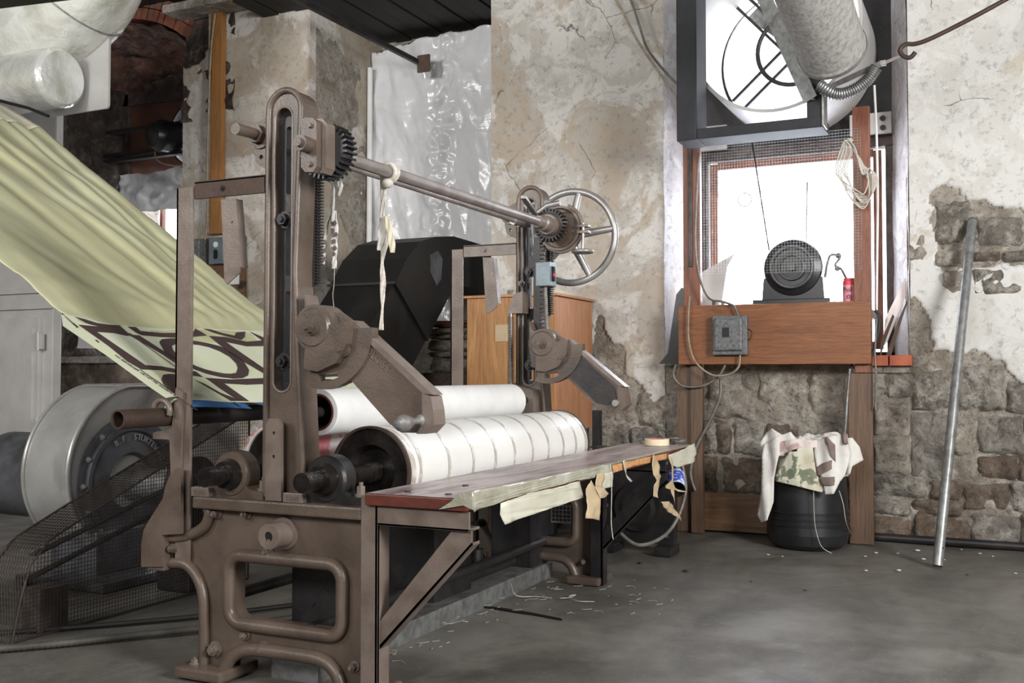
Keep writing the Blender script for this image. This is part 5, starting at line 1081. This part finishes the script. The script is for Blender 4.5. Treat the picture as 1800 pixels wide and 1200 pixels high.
# coil of cord
ck = thing('cord_coil', at(1492, 250, Y=7.52)[:], 'coil of white cord hung on the right wooden post', 'cord')
m = MB()
for k in range(11):
    l = 1468+(k*7 % 9)*2.6; b = 338+(k*5 % 9)*3.1; r = 1526+(k*4 % 9)*2
    pts = [(1490-k*.6, 246), (l+10, 262), (l, 300), (l+12, b-22), (1502+k, b), ((1512+r)/2, b+2), (r, b-18), (r-4, 306-k), (1516, 286+k*2), (1500+k*.4, 262), (1493, 247)]
    m.tube(smoothpath([at(a, b, Y=7.50-.006*k) for a, b in pts], 7), .0042, 6)
obj('loops', m, 'rope', ck)
m = MB(); m.ball(at(1494, 247, Y=7.5), .022, (1, 1, .8)); m.ball(at(1489, 333, Y=7.46), .013); obj('knot', m, 'rope', ck)
wire([(1537,150),(1541,240),(1543,340),(1542,450),(1541,545)], .008, 'white', 'vertical_cord', 'white cord hanging straight down right of the wooden post', 'cord', 7.6)
# leaning boards on the right ledge
for k, (poly, mt, lb, y0) in enumerate((([(1592,486),(1600,500),(1560,600),(1550,612),(1556,560)], 'glasspane', 'pale pinkish board leaning against the right window reveal', 7.88), ([(1604,508),(1598,520),(1566,625),(1556,628),(1580,560)], 'cardboard', 'dark brown thin board leaning in front of the pale one', 7.84), ([(1569,552),(1572,556),(1552,610),(1546,640),(1548,600)], 'cardboard', 'narrow dark board nearest the right wooden post', 7.80), ([(1598,528),(1602,528),(1604,626),(1597,626)], 'darkwood', 'dark upright board edge at the right of ledge', 7.9))):
    m = MB(); m.prism([(p.x, p.z) for p in (at(a, b, Y=y0) for a, b in poly)], y0, y0+.012); one('leaning_board', m, mt, lb, 'board', (at(*poly[-1], Y=y0).x, y0, 1.33))
# ============================================================= ROUND FAN HOUSING AND ITS FRAME
fh = thing('fan_housing', (-1.40, 7.6, 3.0), 'large round pale fan housing filling the upper window', 'fan')
cf = Vector((-1.42, 7.5, 3.66))
m = MB(); m.lathe((cf.x, 7.32, cf.z), (0, 1, 0), [(0, .585), (0, .61), (.88, .61)], 72); m.lathe((cf.x, 7.32, cf.z), (0, 1, 0), [(.88, .585), (0, .585)], 72); obj('housing_ring', m, 'cab', fh)
m = MB(); c2 = Vector((cf.x+.02, 8.0, cf.z+.03)); m.torus(c2, (0, 1, 0), .27, .018, 48, 8); m.cyl(c2+Vector((0, -.1, 0)), c2+Vector((0, .05, 0)), .08)
for i in range(4):
    a = R(42+90*i); d_ = Vector((math.cos(a), 0, math.sin(a))); nn = Vector((-d_.z, 0, d_.x))
    for s_ in (-.055, .055): m.bar(c2+nn*s_, c2+nn*s_+d_*.58, .022, .022)
obj('pulley_spider', m, 'blackiron', fh)
for i in range(6):
    a = i*PI/3+.2; m = MB(); m.prism([(c2.x+.08*math.cos(a), c2.z+.08*math.sin(a)), (c2.x+.5*math.cos(a-.12), c2.z+.5*math.sin(a-.12)), (c2.x+.5*math.cos(a+.12), c2.z+.5*math.sin(a+.12))], 8.10, 8.104); m.b.free() if i not in (1, 2) else obj('blade', m, 'galv', fh)
m = MB(); m.box((-1.0, 8.10, 3.0), (-.70, 8.14, 3.16), .004); rp2 = obj('rivet_plate', m, 'cab', fh)
m = MB()
for z in (3.04, 3.11): m.cyl((-.76, 8.10, z), (-.76, 8.085, z), .02, n=12)
obj('rivet', m, 'blackiron', rp2)
m = MB(); m.box((-2.2, 8.14, 3.0), (-1.95, 8.16, 3.2), .004); m.cyl((-2.12, 8.14, 3.05), (-2.12, 8.12, 3.05), .02); m.cyl((-2.12, 8.14, 3.13), (-2.12, 8.12, 3.13), .02); obj('rivet_plate', m, 'cab', fh)
sf = thing('steel_surround', (-1.5, 7.0, 2.83), 'heavy black rectangular steel frame hanging before the round fan housing', 'frame')
m = MB(); m.box((-2.03, 6.98, 2.83), (-1.885, 7.26, 5.0), .01); m.box((-1.135, 6.985, 2.90), (-1.035, 7.1, 3.48), .006); m.box((-1.884, 6.982, 2.832), (-1.03, 7.255, 2.905), .006); obj('frame_bars', m, 'matt', sf)
a_, b_ = at(1425, 175, Y=6.95), at(1318, -60, Y=6.95); m = MB(); m.bar(a_, b_, .012, .10, 0, -.35); m.bar(a_+Vector((.02, .02, 0)), b_+Vector((.02, .02, 0)), .06, .01, 0, -.35); obj('slanting_angle', m, 'galv', sf)
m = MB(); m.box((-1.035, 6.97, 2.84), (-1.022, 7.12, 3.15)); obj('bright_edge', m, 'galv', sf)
# fibre tube
e0, e1 = at(1460, 82, Y=6.55), at(1398, -90, Y=5.75)
ft = thing('fibre_duct', e0[:], 'thick grey fibrous round duct slanting down in front of window', 'duct')
ax = (e0-e1).normalized(); L_ = (e0-e1).length
m = MB(); m.lathe(e1, ax, [(-.6, .20), (L_, .205), (L_+.03, .212), (L_+.05, .205), (L_+.08, .18), (L_+.09, .0)], 56); obj('tube_body', m, 'fibre', ft)
m = MB(); m.lathe(e1, ax, [(L_+.02, .213), (L_+.045, .216), (L_+.045, .2)], 56); obj('end_band', m, 'galv', ft)
# crinkled foil hose under it
q = [at(a, b, Y=6.9) for a, b in ((1440,150),(1470,165),(1500,158),(1525,140),(1540,118))]; Q = smoothpath(q, 30); m = MB(); m.tube(Q, [.035+.008*(i % 4 < 2) for i in range(len(Q))], 10); one('crinkled_hose', m, 'galv', 'crinkled metallic hose curving under the grey fibrous duct', 'hose', q[0])
# hook rod and turnbuckle
hk = thing('hook_rod', at(1600, 92, Y=6.9)[:], 'dark iron rod with open hook at the top right', 'hook')
q = [at(a, b, Y=6.9) for a, b in ((1860,-52),(1770,-2),(1700,36),(1640,66),(1610,77),(1592,78),(1582,88),(1588,99),(1600,101),(1609,92))]
m = MB(); m.tube(smoothpath(q, 6), .0145, 10); obj('rod', m, 'rust', hk)
m = MB(); m.bar(at(1588, 95, Y=6.92), at(1543, 114, Y=6.92), .008, .008); m.bar(at(1588, 97, Y=6.9), at(1500, 138, Y=6.9), .006, .006); m.bar(at(1548, 112, Y=6.91), at(1440, 162, Y=6.91), .012, .035); m.box(at(1552,104,Y=6.9)-Vector((.02,.02,.01)), at(1552,118,Y=6.9)+Vector((.02,.02,.01)), .003); obj('turnbuckle', m, 'steel', hk)
# cables on the centre pier
wire([(1070,-20),(1090,12),(1120,70),(1150,115),(1175,150),(1192,178)], .010, 'cable', 'tan_cable', 'tan cable slanting down the centre pier to the black frame', 'cable', 7.5)
wire([(1100,-20),(1112,8),(1124,45),(1138,85),(1160,115),(1192,150)], .010, 'conduit', 'grey_cable', 'grey cable curving down beside the tan one on centre pier', 'cable', 7.6)
m = MB(); m.bar(at(1196, -6, Y=7.05), at(1165, -12, Y=7.3), .05, .05, .01); one('pipe_stub', m, 'rust', 'short rusty stub at the top left of the black frame', 'stub', at(1196, -6, Y=7.05))
# ============================================================= DRUM, RAGS, LEANING PIPE
bc = Vector((-1.215, 7.36, 0))
br = thing('plastic_drum', bc[:], 'black ribbed plastic drum standing on floor below the window', 'drum')
m = MB(); m.lathe(bc, (0, 0, 1), [(0, 0), (0, .225), (.03, .262), (.10, .278), (.155, .275), (.158, .281), (.165, .281), (.168, .275), (.195, .275), (.198, .281), (.205, .281), (.208, .275), (.24, .275), (.243, .281), (.25, .281), (.253, .275), (.45, .262), (.66, .24), (.68, .24), (.68, 0)], 64); obj('drum_body', m, 'plastic_blk', br)
m = MB(); m.grid(lambda u, v: (lambda a: (bc.x+(.268-.03*v+.006*math.sin(a*9))*math.cos(a), bc.y+(.268-.03*v+.006*math.sin(a*9))*math.sin(a), .47+.022*math.sin(a*2+2.0)+v*.24))(u*2*PI), 90, 14); one('drum_liner', m, 'cream', 'cream printed bag skirt round the top of the black drum', 'bag', (bc.x, bc.y, .47), solid=.003)
def dome(u, v):
    a = u*2*PI; r = .30*v; lump = 1+.15*fb((math.cos(a)*1.4, math.sin(a)*1.4, v*2), 1.6, 4)
    z = .75-.10*v*v*v+.05*fb((math.cos(a)*r*6, math.sin(a)*r*6, 3), 1.4, 4)+.03*math.sin(a*4+1)*v
    if v > .8: z -= (v-.8)*.25*(1+.6*math.sin(a*3+.6))
    return (bc.x+r*lump*math.cos(a), bc.y+r*lump*math.sin(a), z)
m = MB(); m.grid(dome, 100, 26); one('rag_heap', m, 'ragwhite', 'crumpled white rags heaped on top of the black drum', 'rag', (bc.x, bc.y, .7), solid=.003)
def drape(name, poly, mat, Y, lab, cat, amp=.02, parent=None, bulge=.05):
    pts = [(p.x, p.z) for p in (at(a, b, Y=Y) for a, b in poly)]
    tr = geometry.tessellate_polygon([[Vector((a, b, 0)) for a, b in pts]]); b_ = bmesh.new(); V = [b_.verts.new((a, Y, b)) for a, b in pts]
    for t_ in tr:
        try: b_.faces.new([V[i] for i in t_])
        except ValueError: pass
    for _ in range(4): bmesh.ops.subdivide_edges(b_, edges=[e for e in b_.edges if e.calc_length() > .025], cuts=1); bmesh.ops.triangulate(b_, faces=b_.faces[:])
    xs = [p[0] for p in pts]; xm, xw = (min(xs)+max(xs))/2, (max(xs)-min(xs))/2+.01
    for v in b_.verts:
        u = (v.co.x-xm)/xw; v.co.y += -bulge*(1-u*u)+amp*fb((v.co.x*3, 1, v.co.z*.8), 3, 3)+amp*.7*math.sin(v.co.x*55+v.co.z*6)
    for f in b_.faces: f.smooth = True
    m = MB(); m.b.free(); m.b = b_
    if parent is not None: return obj(name, m, mat, parent, solid=.004)
    return one(name, m, mat, lab, cat, at(*poly[0], Y=Y), solid=.004)
Yd = 7.06
d1 = drape('hanging_rag', [(1372,765),(1392,758),(1402,772),(1395,790),(1372,800),(1363,840),(1362,880),(1352,912),(1338,918),(1331,905),(1340,860),(1341,800),(1345,780)], 'ragwhite', Yd, 'white rag hanging down the left side of the black drum', 'rag', .018)
d2 = drape('striped_rag', [(1432,775),(1465,765),(1490,762),(1497,800),(1486,835),(1478,845),(1468,866),(1452,868),(1448,845),(1436,820),(1430,795)], 'ragwhite', Yd, 'white rag with brown stripes over the front of the black drum', 'rag', .012)
for pl in ([(1446,770),(1456,766),(1470,782),(1476,800),(1470,812),(1462,800),(1456,782)], [(1434,822),(1450,812),(1468,806),(1474,812),(1462,824),(1438,836)], [(1438,838),(1478,836),(1470,852),(1447,852)], [(1480,760),(1490,762),(1492,780),(1482,778)]):
    drape('brown_stripe', pl, 'ragbrown', Yd-.010, '', '', .012, d2)
drape('rag_lobe', [(1478,770),(1500,768),(1512,785),(1518,808),(1500,818),(1496,832),(1484,834),(1480,800)], 'ragwhite', Yd+.05, 'white rag lobe bulging over the right side of the drum', 'rag', .012)
drape('peaked_rag', [(1336,780),(1348,760),(1360,752),(1378,764),(1396,766),(1400,785),(1380,800),(1345,798)], 'ragwhite', Yd+.02, 'pinkish white rag peak at the upper left of the drum', 'rag', .015)
drape('rag_band', [(1350,792),(1370,776),(1400,770),(1440,774),(1440,786),(1400,788),(1370,800)], 'palepink', Yd-.01, 'pale pink printed rag twisted across the drum top', 'rag', .012)
gm = drape('printed_bag_front', [(1362,838),(1378,812),(1392,785),(1430,784),(1436,830),(1452,866),(1400,852),(1364,845)], 'bagprint', Yd-.006, 'cream bag front with green print below the twisted rag', 'bag', .004)
for pl in ([(1392,783),(1407,783),(1406,792),(1390,792)],): drape('black_label', pl, 'black', Yd-.016, '', '', .002, gm)
M['green'] = simple('green_print', (.10, .13, .09), None, .8); M['brownprint'] = simple('tan_print', (.42, .34, .25), None, .8)
for pl in () and ([(1408,795),(1414,790),(1420,806),(1428,818),(1424,832),(1412,826),(1406,812)], [(1378,820),(1395,824),(1420,834),(1424,842),(1398,838),(1380,830)]): drape('green_print', pl, 'green', Yd-.014, '', '', .002, gm)
0 and drape('tan_print', [(1388,808),(1404,810),(1408,822),(1384,820)], 'brownprint', Yd-.013, '', '', .002, gm)
for a, pts, lb in ((1, [(1430,860),(1431,900),(1434,930),(1444,960),(1462,972)], 'white thread trailing down the front of the black drum'), (2, [(1475,862),(1482,885),(1488,920),(1500,945)], 'faint thread down the right side of the black drum')):
    m = MB(); m.tube(smoothpath([at(x, y, Y=7.05) for x, y in pts[:-1]]+[at(*pts[-1], Z=.004)], 8), .0022, 5); one('loose_thread', m, 'rope', lb, 'thread', at(*pts[0], Y=7.05))
ft0, tp0 = Vector((-.354, 6.85, 0)), at(1709, 388, Y=7.74)
lp = thing('leaning_pipe', ft0[:], 'long galvanised pipe leaning against the plaster wall at right', 'pipe')
m = MB(); m.cyl(ft0+Vector((0, 0, .012)), tp0, .031, n=32, cap=False); m.cyl(tp0, tp0+Vector((0, .002, .002)), .031, n=32); obj('pipe', m, 'galv', lp)
dp = (tp0-ft0).normalized(); m = MB(); m.cyl(ft0+dp*.014+Vector((0, 0, .01)), tp0, .027, n=24, cap=False); obj('bore', m, 'black', lp)
m = MB(); m.cyl(ft0+dp*1.22, ft0+dp*1.225, .0316, n=32); obj('red_mark', m, 'red', lp)
m = MB(); m.cyl(ft0+dp*.13+Vector((.02, -.026, 0)), ft0+dp*.13+Vector((.021, -.029, 0)), .006, n=8); obj('pin_hole', m, 'black', lp)
# ---- crumbs of plaster and lint on the floor
spots = [(1540,972,7,'w'),(1520,978,5,'w'),(1578,973,6,'w'),(1623,983,7,'w'),(1613,968,8,'w'),(1690,966,4,'w'),(1722,973,5,'w'),(1580,1003,8,'w'),(1522,1003,6,'w'),(1660,984,4,'w'),(1785,1008,5,'w'),(1745,978,5,'w'),(1415,1038,5,'d'),(1125,990,9,'d'),(1205,1004,9,'d'),(1320,1022,4,'d'),(1350,975,5,'w'),(1700,1010,4,'d'),(1375,978,4,'w')]
for i, (a, b, s_, k) in enumerate(spots):
    p = at(a, b, Z=0); r = s_*.0017; m = MB(); sd = i*3.3; vv = []
    m.ball((p.x, p.y, r*.30), r, (1.3, .9, .45), 8)
    for v in m.b.verts: v.co += Vector((v.co.x-p.x, v.co.y-p.y, 0))*.5*noise.noise(Vector((v.co.x*60+sd, v.co.y*60, v.co.z*60)))
    one('plaster_crumb' if k == 'w' else 'dark_crumb', m, 'concrete_lump' if k == 'w' else 'blackiron', ('white plaster crumb on floor close beside the drum base' if a < 1500 else 'white plaster crumb on floor between drum and leaning pipe' if a < 1645 else 'white plaster crumb on floor right of the leaning pipe') if k == 'w' else 'dark scrap lying on open concrete floor', 'crumb', (p.x, p.y, 0), 'plaster crumbs on the floor' if k == 'w' else 'dark scraps on the floor')
m = MB()
for i in range(90):
    if i % 3: px, py = 690+random.random()*330, 0; py = 1150-(px-671)*.455+random.random()*40-6
    else: px, py = 950+random.random()*230, 1020+random.random()*60
    p = at(px, py, Z=.0); z = .087 if -2.62 < p.x < -2.41 and p.y < 5.6 else .003
    p = at(px, py, Z=z); a = random.random()*PI; l = .006+random.random()*.03
    if -2.66 < p.x < -2.36 and z < .05: continue
    q = [(p.x, p.y, z), (p.x+l*math.cos(a), p.y+l*math.sin(a), z+.002), (p.x+l*1.8*math.cos(a+.6), p.y+l*1.8*math.sin(a+.6), z)]
    m.tube(q, .0011, 4)
lt = one('lint_threads', m, 'rope', 'scattered white lint threads on floor and grey beam under bench', 'lint', (-2.3, 4.6, 0)); lt['kind'] = 'stuff'
m = MB(); m.tube(smoothpath([at(899,1027,Z=.088), at(903,1042,Z=.03), at(915,1048,Z=.004), at(945,1048,Z=.004), at(970,1051,Z=.004)], 8), .0024, 5); one('string_on_floor', m, 'rope', 'white string falling from grey beam onto the floor', 'string', at(903,1048,Z=0))
m = MB(); m.tube(smoothpath([at(985,1051,Z=.004), at(1000,1050,Z=.004), at(1012,1045,Z=.004), at(1000,1048,Z=.004), at(1015,1056,Z=.004), at(1045,1057,Z=.004)], 8), .0022, 5); one('string_on_floor', m, 'rope', 'short tangled white string on floor beside the long one', 'string', at(1000,1050,Z=0))
for o in C.objects:
    if '_o' in o: del o['_o']
